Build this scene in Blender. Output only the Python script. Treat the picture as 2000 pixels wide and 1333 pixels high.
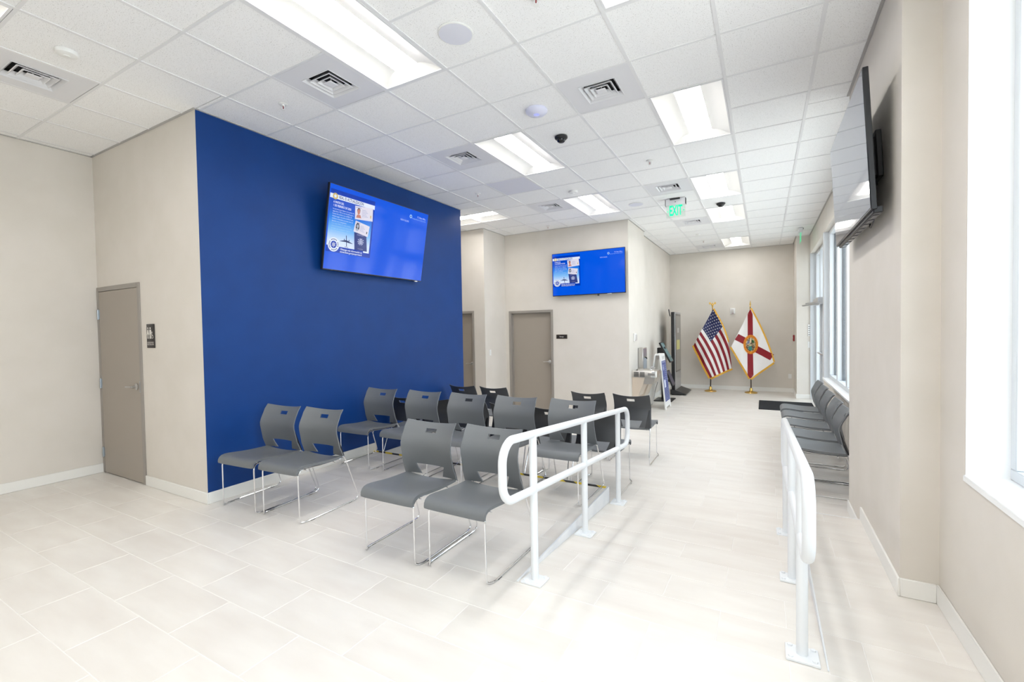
import bpy, bmesh, math, random
from mathutils import Vector, Matrix
random.seed(7)
scene = bpy.context.scene
COL = scene.collection
for o in list(bpy.data.objects):
    bpy.data.objects.remove(o)

# ------------------------------------------------------------------ camera
CAMZ = 1.515
YAW, PITCH, ROLL, FPX = 0.5075, -0.0247, -0.0172, 885.86
def cam_axes():
    cy, sy = math.cos(YAW), math.sin(YAW)
    f = Vector((-sy*math.cos(PITCH), cy*math.cos(PITCH), math.sin(PITCH)))
    r0 = Vector((cy, sy, 0)); u0 = r0.cross(f)
    r = math.cos(ROLL)*r0 + math.sin(ROLL)*u0
    u = -math.sin(ROLL)*r0 + math.cos(ROLL)*u0
    return r, u, f
CR, CU, CF = cam_axes()
cam_data = bpy.data.cameras.new('camera')
cam_data.sensor_width = 36.0
cam_data.sensor_fit = 'HORIZONTAL'
cam_data.lens = FPX/2000*36.0
cam_data.clip_start = 0.05
cam_data.clip_end = 200
cam = bpy.data.objects.new('camera', cam_data)
COL.objects.link(cam)
m = Matrix(((CR.x, CU.x, -CF.x, 0), (CR.y, CU.y, -CF.y, 0), (CR.z, CU.z, -CF.z, CAMZ), (0, 0, 0, 1)))
cam.matrix_world = m
scene.camera = cam
def in_view(p, marg=0.06):
    d = Vector(p) - Vector((0, 0, CAMZ))
    z = d.dot(CF)
    if z < 0.15: return False
    x = d.dot(CR)/z*FPX/1000; y = d.dot(CU)/z*FPX/1000
    return abs(x) < 1+marg and abs(y) < .6665+marg

# ------------------------------------------------------------------ world, light, exposure
world = bpy.data.worlds.new('sky'); scene.world = world
world.use_nodes = True
bg = world.node_tree.nodes['Background']
bg.inputs[0].default_value = (0.86, 0.93, 1.0, 1)
bg.inputs[1].default_value = 4.8
sun_d = bpy.data.lights.new('sun', 'SUN'); sun_d.energy = 15.0; sun_d.angle = math.radians(2); sun_d.color = (1.0, .96, .9)
sun = bpy.data.objects.new('sun', sun_d); COL.objects.link(sun)
sun.rotation_euler = Vector((-.02, -.55, -.83)).to_track_quat('-Z', 'Y').to_euler()
LAMP = 29.0            # emission of the ceiling fixtures' lenses
scene.view_settings.view_transform = 'Standard'
scene.view_settings.look = 'None'
scene.view_settings.exposure = -0.19
scene.view_settings.gamma = 1.0
scene.view_settings.use_curve_mapping = False
scene.cycles.use_denoising = True
scene.cycles.max_bounces = 10
scene.cycles.diffuse_bounces = 6
scene.cycles.glossy_bounces = 4
scene.cycles.transparent_max_bounces = 12
scene.cycles.sample_clamp_indirect = 8.0
scene.cycles.caustics_reflective = False
scene.cycles.caustics_refractive = False

def portal(x, y0, y1, z0, z1, rear=False):
    l = bpy.data.lights.new('window_portal', 'AREA')
    l.shape = 'RECTANGLE'; l.size = z1-z0; l.size_y = y1-y0
    l.cycles.is_portal = True
    o = bpy.data.objects.new('window_portal', l); COL.objects.link(o)
    o.location = (x, (y0+y1)/2, (z0+z1)/2)
    o.rotation_euler = (0, math.pi/2, 0)
    if rear:
        l.size, l.size_y = y1-y0, z1-z0
        o.location = ((y0+y1)/2, -5.6, (z0+z1)/2); o.rotation_euler = (math.pi/2, 0, math.pi)
portal(1.25, -2.6, 2.86, .8, 3.1)
portal(1.25, 4.95, 12.0, -.1, 3.08)
portal(0, -.5, .7, .8, 3.1, True)

# ------------------------------------------------------------------ materials
def mat(name, col, rough=.5, metal=0.0, spec=.5, emit=None, estr=0.0, coat=0.0):
    m = bpy.data.materials.new(name); m.use_nodes = True
    b = m.node_tree.nodes['Principled BSDF']
    b.inputs['Base Color'].default_value = (*col, 1)
    b.inputs['Roughness'].default_value = rough
    b.inputs['Metallic'].default_value = metal
    b.inputs['Specular IOR Level'].default_value = spec
    if coat: b.inputs['Coat Weight'].default_value = coat; b.inputs['Coat Roughness'].default_value = .05
    if emit:
        b.inputs['Emission Color'].default_value = (*emit, 1)
        b.inputs['Emission Strength'].default_value = estr
    return m
def srgb(r, g, b):
    f = lambda c: (c/255/12.92) if c/255 <= .04045 else ((c/255+.055)/1.055)**2.4
    return (f(r), f(g), f(b))
def nd(m, t, **kw):
    n = m.node_tree.nodes.new(t)
    for k, v in kw.items(): setattr(n, k, v)
    return n
def noisy(m, scale, c0, c1, lo=.35, hi=.65, stretch=(1, 1, 1), detail=4, bump=0.0, bscale=None, per_object=0.0):
    """base colour from a noise ramp in object/world space, optional bump, optional tone step per object"""
    nt = m.node_tree; b = nt.nodes['Principled BSDF']
    tc = nd(m, 'ShaderNodeNewGeometry'); mp = nd(m, 'ShaderNodeMapping')
    nt.links.new(tc.outputs['Position'], mp.inputs['Vector'])
    mp.inputs['Scale'].default_value = stretch
    vec = mp.outputs[0]
    if per_object:
        oi = nd(m, 'ShaderNodeObjectInfo'); ad = nd(m, 'ShaderNodeVectorMath', operation='ADD')
        ml = nd(m, 'ShaderNodeVectorMath', operation='SCALE'); cb = nd(m, 'ShaderNodeCombineXYZ')
        nt.links.new(oi.outputs['Random'], cb.inputs[0]); nt.links.new(oi.outputs['Random'], cb.inputs[1])
        nt.links.new(cb.outputs[0], ml.inputs[0]); ml.inputs['Scale'].default_value = 37
        nt.links.new(vec, ad.inputs[0]); nt.links.new(ml.outputs[0], ad.inputs[1]); vec = ad.outputs[0]
    n = nd(m, 'ShaderNodeTexNoise'); n.inputs['Scale'].default_value = scale; n.inputs['Detail'].default_value = detail
    nt.links.new(vec, n.inputs['Vector'])
    r = nd(m, 'ShaderNodeValToRGB')
    r.color_ramp.elements[0].position = lo; r.color_ramp.elements[1].position = hi
    r.color_ramp.elements[0].color = (*c0, 1); r.color_ramp.elements[1].color = (*c1, 1)
    nt.links.new(n.outputs['Fac'], r.inputs['Fac'])
    out = r.outputs['Color']
    if per_object:
        hs = nd(m, 'ShaderNodeHueSaturation'); mr = nd(m, 'ShaderNodeMapRange')
        mr.inputs['To Min'].default_value = 1-per_object; mr.inputs['To Max'].default_value = 1+per_object*.3
        nt.links.new(oi.outputs['Random'], mr.inputs['Value']); nt.links.new(mr.outputs[0], hs.inputs['Value'])
        nt.links.new(out, hs.inputs['Color']); out = hs.outputs['Color']
    nt.links.new(out, b.inputs['Base Color'])
    if bump:
        n2 = nd(m, 'ShaderNodeTexNoise'); n2.inputs['Scale'].default_value = bscale or scale*4
        nt.links.new(tc.outputs['Position'], n2.inputs['Vector'])
        bp = nd(m, 'ShaderNodeBump'); bp.inputs['Strength'].default_value = bump; bp.inputs['Distance'].default_value = .002
        nt.links.new(n2.outputs['Fac'], bp.inputs['Height']); nt.links.new(bp.outputs[0], b.inputs['Normal'])
    return m

M = {}
M['wall'] = noisy(mat('beige_wall_paint', (.6, .55, .49), .65, spec=.25), 3, srgb(218, 212, 203), srgb(222, 216, 208), bump=.12, bscale=260)
M['blue'] = noisy(mat('blue_wall_paint', (.0, .06, .3), .5, spec=.35), 3, srgb(0, 54, 120), srgb(0, 57, 125), bump=.10, bscale=260)
M['white_trim'] = mat('white_trim_paint', srgb(238, 237, 233), .4)
M['grout'] = mat('pale_grout', srgb(234, 231, 227), .8, spec=.2)
M['tile'] = noisy(mat('cream_porcelain', (.7, .66, .6), .36, spec=.5), 2.2, srgb(221, 215, 208), srgb(231, 227, 221), lo=.3, hi=.7, stretch=(.8, 3.2, 1), detail=8, bump=.02, bscale=30, per_object=.018)
M['ceil_tile'] = noisy(mat('mineral_fibre_tile', (.75, .75, .76), .9, spec=.1), 170, srgb(190, 188, 186), srgb(246, 246, 246), lo=.30, hi=.40, detail=3, bump=.35, bscale=170)
M['ceil_white'] = mat('white_ceiling_metal', srgb(228, 228, 230), .45)
M['vent_white'] = mat('white_vent_enamel', srgb(226, 226, 229), .5)
M['tee'] = mat('white_grid_enamel', srgb(230, 230, 231), .4)
M['dark'] = mat('dark_cavity', (.012, .012, .013), .8)
M['lens'] = mat('lamp_lens', (.9, .9, .88), .5, emit=(1.0, .975, .94), estr=LAMP)
M['reflector'] = mat('lamp_reflector', srgb(248, 247, 244), .5)
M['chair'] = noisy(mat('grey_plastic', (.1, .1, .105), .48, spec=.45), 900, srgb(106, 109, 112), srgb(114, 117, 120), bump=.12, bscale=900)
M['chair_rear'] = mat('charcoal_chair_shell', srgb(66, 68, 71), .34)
M['chair_dark'] = mat('black_glossy_plastic', (.02, .02, .023), .18)
M['chrome'] = mat('chrome_rod', (.82, .82, .83), .12, 1.0)
M['rail'] = mat('white_powder_coat', srgb(232, 235, 238), .4)
M['curb'] = noisy(mat('pale_grey_curb_paint', (.6, .6, .62), .5), 6, srgb(226, 229, 233), srgb(238, 240, 242))
M['door'] = mat('taupe_door_paint', srgb(161, 152, 141), .42, spec=.5)
M['frame'] = mat('grey_frame_paint', srgb(152, 146, 139), .4)
M['steel'] = mat('brushed_steel', (.55, .54, .53), .32, 1.0)
M['steel_warm'] = mat('fountain_steel', (.62, .60, .57), .3, 1.0)
M['zinc'] = mat('zinc_hinge', (.45, .49, .53), .35, 1.0)
M['black'] = mat('black_plastic', (.014, .014, .016), .35)
M['black_gloss'] = mat('black_gloss', (.006, .006, .009), .08)
M['off_screen'] = mat('dark_screen_glass', (.035, .035, .09), .04, spec=.7, coat=.3)
M['plastic_white'] = mat('white_plastic', srgb(236, 236, 234), .35)
M['plastic_lav'] = mat('pale_lavender_grille', srgb(222, 223, 233), .5)
M['plastic_ap'] = mat('cool_white_plastic', srgb(222, 224, 244), .35)
M['alu'] = mat('white_aluminium', srgb(214, 218, 222), .4, .0)
M['alu_grey'] = mat('silver_aluminium', (.62, .63, .65), .35, .9)
M['gasket'] = mat('black_gasket', (.02, .022, .03), .6)
M['sill'] = mat('white_sill', srgb(244, 245, 246), .35)
M['gold'] = mat('polished_gold', (.78, .52, .16), .25, 1.0)
M['gold_fringe'] = noisy(mat('gold_fringe', (.7, .42, .06), .7), 160, srgb(196, 138, 34), srgb(240, 190, 74))
M['wood'] = mat('dark_pole_wood', (.05, .03, .02), .35)
M['flag_white'] = mat('white_nylon', srgb(236, 232, 230), .6)
M['flag_red'] = mat('crimson_nylon', srgb(138, 2, 24), .6)
M['flag_red2'] = mat('old_glory_red_nylon', srgb(138, 16, 34), .6)
M['flag_blue'] = mat('navy_nylon', srgb(28, 34, 84), .6)
M['seal_orange'] = noisy(mat('orange_embroidery', (.8, .3, .02), .7), 60, srgb(214, 110, 12), srgb(240, 166, 24))
M['mat'] = noisy(mat('charcoal_carpet_mat', (.03, .03, .03), .95, spec=.1), 300, srgb(38, 39, 42), srgb(56, 57, 60), bump=.5, bscale=300)
M['red'] = mat('fire_red', srgb(140, 18, 26), .4)
M['sign_black'] = mat('black_sign_plastic', srgb(38, 33, 32), .4)
M['sign_white'] = mat('white_sign_print', srgb(232, 228, 222), .5)
M['concrete'] = noisy(mat('pale_sidewalk', (.6, .6, .6), .8), 2, srgb(205, 205, 203), srgb(222, 222, 220))
M['far_wall'] = noisy(mat('pale_stucco', (.7, .7, .7), .8), 1, srgb(220, 222, 226), srgb(236, 237, 240))
M['sign_blue'] = mat('poster_blue', srgb(64, 78, 140), .5)
def emat(name, rgb, s=1.0):
    return mat(name, (.0, .0, .0), .10, spec=.3, emit=srgb(*rgb), estr=s*1.16)
M['scr_blue'] = emat('screen_blue', (0, 86, 226), 1.0)
M['scr_navy'] = emat('screen_deep_blue', (0, 56, 176), 1.0)
M['scr_white'] = emat('screen_white', (226, 234, 252), 1.0)
M['scr_text'] = emat('screen_text_white', (205, 222, 255), 1.0)
M['scr_textdim'] = emat('screen_text_pale', (160, 200, 250), 1.0)
M['scr_ink'] = emat('screen_ink', (32, 44, 96), 1.0)
M['scr_gold'] = emat('screen_gold', (205, 180, 110), 1.0)
M['scr_card'] = emat('screen_card', (222, 218, 232), 1.0)
M['scr_skin'] = emat('screen_skin', (196, 128, 112), 1.0)
M['scr_hair'] = emat('screen_hair', (62, 54, 64), 1.0)
M['scr_greyface'] = emat('screen_grey_face', (170, 178, 196), 1.0)
M['scr_pass'] = emat('screen_passport', (54, 66, 130), 1.0)
M['scr_crest'] = emat('screen_crest', (168, 174, 208), 1.0)
M['scr_teal'] = emat('screen_teal', (88, 128, 134), .8)
M['scr_kiosk'] = emat('kiosk_screen_grey', (150, 146, 138), .35)
M['scr_yellow'] = emat('kiosk_screen_yellow', (206, 204, 110), .5)
M['exit_green'] = mat('exit_green_letters', (.0, .3, .14), .3, emit=(.0, .80, .36), estr=1.3)
def glass_mat(name, tint, refl=.06):
    m = bpy.data.materials.new(name); m.use_nodes = True; nt = m.node_tree; nt.nodes.clear()
    o = nd(m, 'ShaderNodeOutputMaterial'); mx = nd(m, 'ShaderNodeMixShader')
    t = nd(m, 'ShaderNodeBsdfTransparent'); g = nd(m, 'ShaderNodeBsdfGlossy'); f = nd(m, 'ShaderNodeMapRange')
    lw = nd(m, 'ShaderNodeLayerWeight'); pw_ = nd(m, 'ShaderNodeMath', operation='POWER'); pw_.inputs[1].default_value = 4.0
    lw.inputs['Blend'].default_value = .5; nt.links.new(lw.outputs['Facing'], pw_.inputs[0]); nt.links.new(pw_.outputs[0], f.inputs['Value'])
    f.inputs['To Min'].default_value = .03; f.inputs['To Max'].default_value = .45
    t.inputs[0].default_value = (*tint, 1); g.inputs['Roughness'].default_value = .01
    nt.links.new(f.outputs[0], mx.inputs[0]); nt.links.new(t.outputs[0], mx.inputs[1]); nt.links.new(g.outputs[0], mx.inputs[2])
    nt.links.new(mx.outputs[0], o.inputs[0])
    return m
M['glass'] = glass_mat('window_glass', (.93, .96, .97))
M['acrylic'] = glass_mat('clear_acrylic', (.93, .98, .95))
# hazard tape: diagonal yellow and black print
M['hazard'] = mat('hazard_tape_print', (.8, .6, .02), .5)
def _haz():
    m = M['hazard']; nt = m.node_tree; b = nt.nodes['Principled BSDF']
    g = nd(m, 'ShaderNodeNewGeometry'); s = nd(m, 'ShaderNodeSeparateXYZ'); nt.links.new(g.outputs['Position'], s.inputs[0])
    a = nd(m, 'ShaderNodeMath', operation='ADD'); nt.links.new(s.outputs[0], a.inputs[0]); nt.links.new(s.outputs[1], a.inputs[1])
    mu = nd(m, 'ShaderNodeMath', operation='MULTIPLY'); nt.links.new(a.outputs[0], mu.inputs[0]); mu.inputs[1].default_value = 1/.23
    fr = nd(m, 'ShaderNodeMath', operation='FRACT'); nt.links.new(mu.outputs[0], fr.inputs[0])
    gt = nd(m, 'ShaderNodeMath', operation='GREATER_THAN'); nt.links.new(fr.outputs[0], gt.inputs[0]); gt.inputs[1].default_value = .5
    mx = nd(m, 'ShaderNodeMix', data_type='RGBA'); nt.links.new(gt.outputs[0], mx.inputs[0])
    mx.inputs[6].default_value = (*srgb(226, 196, 40), 1); mx.inputs[7].default_value = (*srgb(28, 26, 24), 1)
    nt.links.new(mx.outputs[2], b.inputs['Base Color'])
_haz()
# screen poster gradient, bottom to top of the poster (V of its own UV map)
M['scr_poster'] = emat('screen_poster_sky', (0, 90, 220), 1.0)
def _poster():
    m = M['scr_poster']; nt = m.node_tree; b = nt.nodes['Principled BSDF']
    uv = nd(m, 'ShaderNodeUVMap'); s = nd(m, 'ShaderNodeSeparateXYZ'); nt.links.new(uv.outputs[0], s.inputs[0])
    r = nd(m, 'ShaderNodeValToRGB'); e = r.color_ramp.elements
    e[0].position = 0; e[0].color = (*srgb(222, 232, 250), 1)
    e[1].position = 1; e[1].color = (*srgb(0, 62, 186), 1)
    for p, c in ((.14, (206, 224, 250)), (.34, (122, 186, 244)), (.55, (40, 132, 232)), (.74, (0, 80, 206))):
        x = e.new(p); x.color = (*srgb(*c), 1)
    nt.links.new(s.outputs[1], r.inputs[0]); nt.links.new(r.outputs[0], b.inputs['Emission Color'])
_poster()

# ------------------------------------------------------------------ mesh builder
class MB:
    def __init__(s): s.v = []; s.f = []; s.sm = []; s.uv = {}
    def add(s, vs, fs, smooth=False):
        b = len(s.v); s.v += [tuple(x) for x in vs]
        for f in fs: s.f.append(tuple(i+b for i in f)); s.sm.append(smooth)
        return s
    def box(s, x0, y0, z0, x1, y1, z1, mtx=None):
        vs = [(x0,y0,z0),(x1,y0,z0),(x1,y1,z0),(x0,y1,z0),(x0,y0,z1),(x1,y0,z1),(x1,y1,z1),(x0,y1,z1)]
        if mtx: vs = [tuple(mtx @ Vector(v)) for v in vs]
        return s.add(vs, [(0,3,2,1),(4,5,6,7),(0,1,5,4),(1,2,6,5),(2,3,7,6),(3,0,4,7)])
    def bbox(s, x0, y0, z0, x1, y1, z1, r=.004, n=2, mtx=None):
        """box with rounded edges"""
        bm = bmesh.new(); bmesh.ops.create_cube(bm, size=1)
        for v in bm.verts: v.co = Vector(((x0+x1)/2+v.co.x*(x1-x0), (y0+y1)/2+v.co.y*(y1-y0), (z0+z1)/2+v.co.z*(z1-z0)))
        r = min(r, .49*min(x1-x0, y1-y0, z1-z0))
        bmesh.ops.bevel(bm, geom=list(bm.edges), offset=r, segments=n, affect='EDGES', profile=.5)
        bm.verts.index_update()
        vs = [tuple(mtx @ v.co) if mtx else tuple(v.co) for v in bm.verts]
        fs = [tuple(v.index for v in f.verts) for f in bm.faces]; bm.free()
        return s.add(vs, fs, True)
    def quad(s, a, b, c, d): return s.add([a,b,c,d], [(0,1,2,3)])
    def prism(s, poly, vec, smooth=False):
        n = len(poly); vec = Vector(vec)
        vs = [Vector(p) for p in poly]; vs2 = [p+vec for p in vs]
        fs = [tuple(range(n))[::-1], tuple(range(n, 2*n))] + [(i, (i+1)%n, n+(i+1)%n, n+i) for i in range(n)]
        return s.add(vs+vs2, fs, smooth)
    def tube(s, pts, r, n=8, closed=False, cap=True):
        pts = [Vector(p) for p in pts]; N = len(pts); rings = []; prev = None
        for i in range(N):
            if closed: t = (pts[(i+1)%N]-pts[i-1])
            else: t = pts[min(i+1, N-1)]-pts[max(i-1, 0)]
            t.normalize()
            if prev is None:
                a = Vector((0,0,1)) if abs(t.z) < .9 else Vector((1,0,0))
                nrm = (a - t*a.dot(t)).normalized()
            else:
                nrm = (prev - t*prev.dot(t)).normalized()
            prev = nrm; bn = t.cross(nrm)
            rr = r[i] if isinstance(r, (list, tuple)) else r
            rings.append([pts[i] + (nrm*math.cos(2*math.pi*k/n)+bn*math.sin(2*math.pi*k/n))*rr for k in range(n)])
        vs = [v for rg in rings for v in rg]; fs = []
        for i in range(N if closed else N-1):
            j = (i+1) % N
            for k in range(n): fs.append((i*n+k, i*n+(k+1)%n, j*n+(k+1)%n, j*n+k))
        b = len(s.v); s.add(vs, fs, True)
        if cap and not closed:
            s.f.append(tuple(b+k for k in range(n))[::-1]); s.sm.append(False)
            s.f.append(tuple(b+(N-1)*n+k for k in range(n))); s.sm.append(False)
        return s
    def lathe(s, prof, c=(0,0,0), n=24, axis='Z', smooth=True, mtx=None):
        vs = []; fs = []
        for (r, h) in prof:
            for k in range(n):
                a = 2*math.pi*k/n; p = Vector((r*math.cos(a), r*math.sin(a), h))
                if axis == 'X': p = Vector((p.z, p.x, p.y))
                if axis == 'Y': p = Vector((p.x, p.z, p.y))
                p = (mtx @ p) if mtx else p
                vs.append(p+Vector(c))
        N = len(prof)
        for i in range(N-1):
            for k in range(n): fs.append((i*n+k, i*n+(k+1)%n, (i+1)*n+(k+1)%n, (i+1)*n+k))
        b = len(s.v); s.add(vs, fs, smooth)
        if prof[0][0] > 1e-6: s.f.append(tuple(b+k for k in range(n))[::-1]); s.sm.append(False)
        if prof[-1][0] > 1e-6: s.f.append(tuple(b+(N-1)*n+k for k in range(n))); s.sm.append(False)
        return s
    def disc(s, c, r, n=24, ax=(Vector((1,0,0)), Vector((0,0,1))), ry=None):
        c = Vector(c); ry = ry or r
        return s.add([c+ax[0]*r*math.cos(2*math.pi*k/n)+ax[1]*ry*math.sin(2*math.pi*k/n) for k in range(n)], [tuple(range(n))])
    def mesh(s, name, material):
        me = bpy.data.meshes.new(name); me.from_pydata(s.v, [], s.f); me.update()
        bm = bmesh.new(); bm.from_mesh(me)
        bmesh.ops.recalc_face_normals(bm, faces=bm.faces); bm.to_mesh(me); bm.free()
        me.polygons.foreach_set('use_smooth', s.sm); 
        if any(s.sm): me.set_sharp_from_angle(angle=math.radians(40))
        if material: me.materials.append(material)
        return me
    def build(s, name, material, parent=None):
        o = bpy.data.objects.new(name, s.mesh(name, material)); COL.objects.link(o)
        if parent: o.parent = parent
        return o
def tag(o, label=None, cat=None, group=None, kind=None):
    if label: o['label'] = label
    if cat: o['category'] = cat
    if group: o['group'] = group
    if kind: o['kind'] = kind
    return o
def empty(name, loc=(0,0,0), rz=0, label=None, cat=None, group=None, kind=None):
    o = bpy.data.objects.new(name, None); COL.objects.link(o); o.location = loc; o.rotation_euler = (0,0,rz)
    o.empty_display_size = .1
    return tag(o, label, cat, group, kind)
def copy_tree(o, parent=None):
    c = o.copy(); COL.objects.link(c)
    if parent: c.parent = parent
    for ch in list(o.children): copy_tree(ch, c)
    return c
def text(name, body, size, material, parent, mtx, align='CENTER', ext=.0, sx=1.0, maxw=None, bold=0.0):
    cu = bpy.data.curves.new(name, 'FONT'); cu.body = body; cu.size = size; cu.align_x = align; cu.align_y = 'CENTER'
    cu.extrude = ext; cu.offset = bold; cu.resolution_u = 2
    t = bpy.data.objects.new(name, cu); COL.objects.link(t)
    me = bpy.data.meshes.new_from_object(t); bpy.data.objects.remove(t); bpy.data.curves.remove(cu)
    me.name = name; me.materials.clear(); me.materials.append(material)
    if maxw:
        w = max(v.co.x for v in me.vertices)-min(v.co.x for v in me.vertices); sx = maxw/w
    for v in me.vertices: v.co = mtx @ Vector((v.co.x*sx, v.co.y, v.co.z))
    o = bpy.data.objects.new(name, me); COL.objects.link(o)
    if parent: o.parent = parent
    return o
def frame_mtx(o, ex, ey):
    ex = Vector(ex).normalized(); ey = Vector(ey).normalized(); ez = ex.cross(ey)
    return Matrix(((ex.x, ey.x, ez.x, o[0]), (ex.y, ey.y, ez.y, o[1]), (ex.z, ey.z, ez.z, o[2]), (0,0,0,1)))
def struct(name, mb, material, parent=None):
    o = mb.build(name, material, parent)
    if parent is None: o['kind'] = 'structure'
    return o

# ------------------------------------------------------------------ measurements of the room (metres, floor by the camera = 0)
LOW = -.15                      # level of the lower floor
CEIL = 3.498
XL, XB, XR = -6.48, -4.355, .655
YB, YBE = 2.185, 6.16           # front and far end of the blue block
YC, YS, YF = 7.52, 8.34, 13.1   # corridor wall, storage wall, far wall
XJ, XF1, XF2 = -4.78, -2.17, -2.27
YREAR = -5.4
RX0, RX1, RY0, RY1 = -1.31, .245, 2.34, 4.19     # ramp
YSTEP_R = 4.33
def ramp_z(y): return LOW*min(1, max(0, (y-RY0)/(RY1-RY0)))

# ------------------------------------------------------------------ floors
upper = MB()
for (x0, y0, x1, y1) in ((XL, YREAR, 1.1, RY0), (XL, RY0, RX0, RY1), (RX1, RY0, .83, YSTEP_R)):
    upper.box(x0, y0, -.30, x1, y1, -.0012)
floor = struct('floor', upper, M['grout'])
lower = MB()
lower.box(-6.6, RY1, -.35, 1.2, 13.2, LOW-.0012)
floor_low = struct('floor_lower', lower, M['grout'])
rm = MB()
rm.prism([(RX0, RY0, -.3), (RX0, RY0, -.0012), (RX0, RY1, LOW-.0012), (RX0, RY1, -.3)], (RX1-RX0, 0, 0))
floor_ramp = struct('floor_ramp', rm, M['grout'])

TL, TW, GAP = .61, .305, .0016
def tiles(regions, zf, th=.008):
    """tile rectangles of the running-bond grid clipped to each region"""
    out = []
    for (x0, y0, x1, y1) in regions:
        j0 = math.floor((y0-2.035)/TW)-1; j1 = math.ceil((y1-2.035)/TW)+1
        for j in range(j0, j1+1):
            a, b = 2.035+j*TW, 2.035+(j+1)*TW
            a2, b2 = max(a, y0), min(b, y1)
            if b2-a2 < .02: continue
            off = -1.43 if j % 2 else -1.125
            i0 = math.floor((x0-off)/TL)-1; i1 = math.ceil((x1-off)/TL)+1
            for i in range(i0, i1+1):
                c, d = off+i*TL, off+(i+1)*TL
                c2, d2 = max(c, x0), min(d, x1)
                if d2-c2 < .02: continue
                out.append((c2+GAP, a2+GAP, d2-GAP, b2-GAP))
    return out
_tile_mesh = {}
def lay_tiles(parent, rects, zf, limit=300, slope=0.0):
    rects = sorted(rects, key=lambda r: (not in_view(((r[0]+r[2])/2, (r[1]+r[3])/2, zf((r[1]+r[3])/2)), .15), math.hypot((r[0]+r[2])/2, (r[1]+r[3])/2)))
    rest = MB(); n = 0
    for (x0, y0, x1, y1) in rects:
        cx, cy = (x0+x1)/2, (y0+y1)/2; z = zf(cy)
        vis = in_view((cx, cy, z), .15)
        if n < limit and vis:
            key = (round(x1-x0, 3), round(y1-y0, 3), slope)
            if key not in _tile_mesh:
                w, h = (x1-x0)/2, (y1-y0)/2; e = .0015; s = slope
                mb = MB()
                vs = []
                for (ww, hh, zz) in ((w, h, -.006), (w, h, -e), (w-e, h-e, 0)):
                    vs += [(-ww,-hh,zz-s*hh), (ww,-hh,zz-s*hh), (ww,hh,zz+s*hh), (-ww,hh,zz+s*hh)]
                mb.add(vs, [(k, (k+1)%4, 4+(k+1)%4, 4+k) for k in range(4)]+[(4+k, 4+(k+1)%4, 8+(k+1)%4, 8+k) for k in range(4)]+[(8,9,10,11)])
                _tile_mesh[key] = mb.mesh('floor_tile', M['tile'])
            o = bpy.data.objects.new('floor_tile', _tile_mesh[key]); COL.objects.link(o)
            o.parent = parent; o.location = (cx, cy, z); n += 1
        else:
            rest.add([(x0,y0,zf(y0)), (x1,y0,zf(y0)), (x1,y1,zf(y1)), (x0,y1,zf(y1))], [(0,1,2,3)])
    if rest.f:
        tag(rest.build('floor_tiles', M['tile'], parent), kind='stuff')
lay_tiles(floor, tiles(((XL, YREAR, .83, RY0), (XL, RY0, RX0, RY1-.02), (RX1, RY0, .83, YSTEP_R)), 0), lambda y: 0.0, 298)
lay_tiles(floor_low, tiles(((-6.48, RY1, .9, 13.1),), LOW), lambda y: LOW, 298)
lay_tiles(floor_ramp, tiles(((RX0, RY0, RX1, RY1),), 0), ramp_z, 298, slope=LOW/(RY1-RY0))
# painted curb plate along the raised floor and the stair nosing edge
cb = MB()
cb.prism([(RX0, RY0+.02, .002), (RX0, RY1+.006, .002), (RX0, RY1+.006, LOW+.001), (RX0, RY0+.02, -.002)], (.012, 0, 0))
struct('trim_1', cb, M['curb'])
cb = MB(); cb.box(XB, RY1-.02, -.004, RX0, RY1+.006, .001); cb.box(XB, RY1, LOW+.001, RX0, RY1+.006, -.004)
struct('trim_2', cb, M['curb'])
cb = MB()
cb.prism([(RX1, RY0+.02, .001), (RX1, RY1+.14, .001), (RX1, RY1+.14, LOW+.001), (RX1, RY1, LOW+.001), (RX1, RY0+.02, -.002)], (-.006, 0, 0))
cb.box(RX1, YSTEP_R, LOW+.001, .655, YSTEP_R+.006, .001)
struct('trim_3', cb, M['curb'])
hz = MB(); hz.box(XB+.01, RY1-.055, .0005, RX0-.01, RY1-.004, .0022)
tag(hz.build('hazard_tape', M['hazard']), 'yellow and black striped hazard tape along the floor step behind the chairs', 'tape')

# ------------------------------------------------------------------ walls
def wall(name, boxes, material=None):
    mb = MB()
    for b in boxes: mb.box(*b)
    return struct(name, mb, material or M['wall'])
T = .12
wall('wall_left', [(XL-T, YREAR-T, -.3, XL, YB+T, 3.6)])
D1 = (-6.475, -5.485, 2.06)     # door 1 frame outer x0, x1, top
wall('wall_restroom', [(D1[1], YB, -.3, XB-.002, YB+T, 3.6), (XL, YB, D1[2], D1[1], YB+T, 3.6), (XL, YB+T-.02, -.3, D1[1], YB+T+.05, D1[2])])
wall('wall_blue', [(XB-T, YB+.0005, -.3, XB, YBE, 3.6)], M['blue'])
wall('wall_block_end', [(-6.6, YBE-T, -.3, XB-.001, YBE-.001, 3.6)])
D3 = (-6.03, -5.03, 1.905)
wall('wall_corridor', [(-6.6, YC, -.3, D3[0], YC+T, 3.6), (D3[1], YC, -.3, XJ-T, YC+T, 3.6), (D3[0], YC, D3[2], D3[1], YC+T, 3.6), (D3[0]-.05, YC+T, -.3, D3[1]+.05, YC+T+.03, 2.1)])
wall('wall_corridor_end', [(-6.72, YBE-T, -.3, -6.6, YC+T, 3.6)])
wall('wall_jog', [(XJ-T, YC, -.3, XJ, YS+T, 3.6)])
D2 = (-4.70, -3.69, 1.905)
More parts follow.
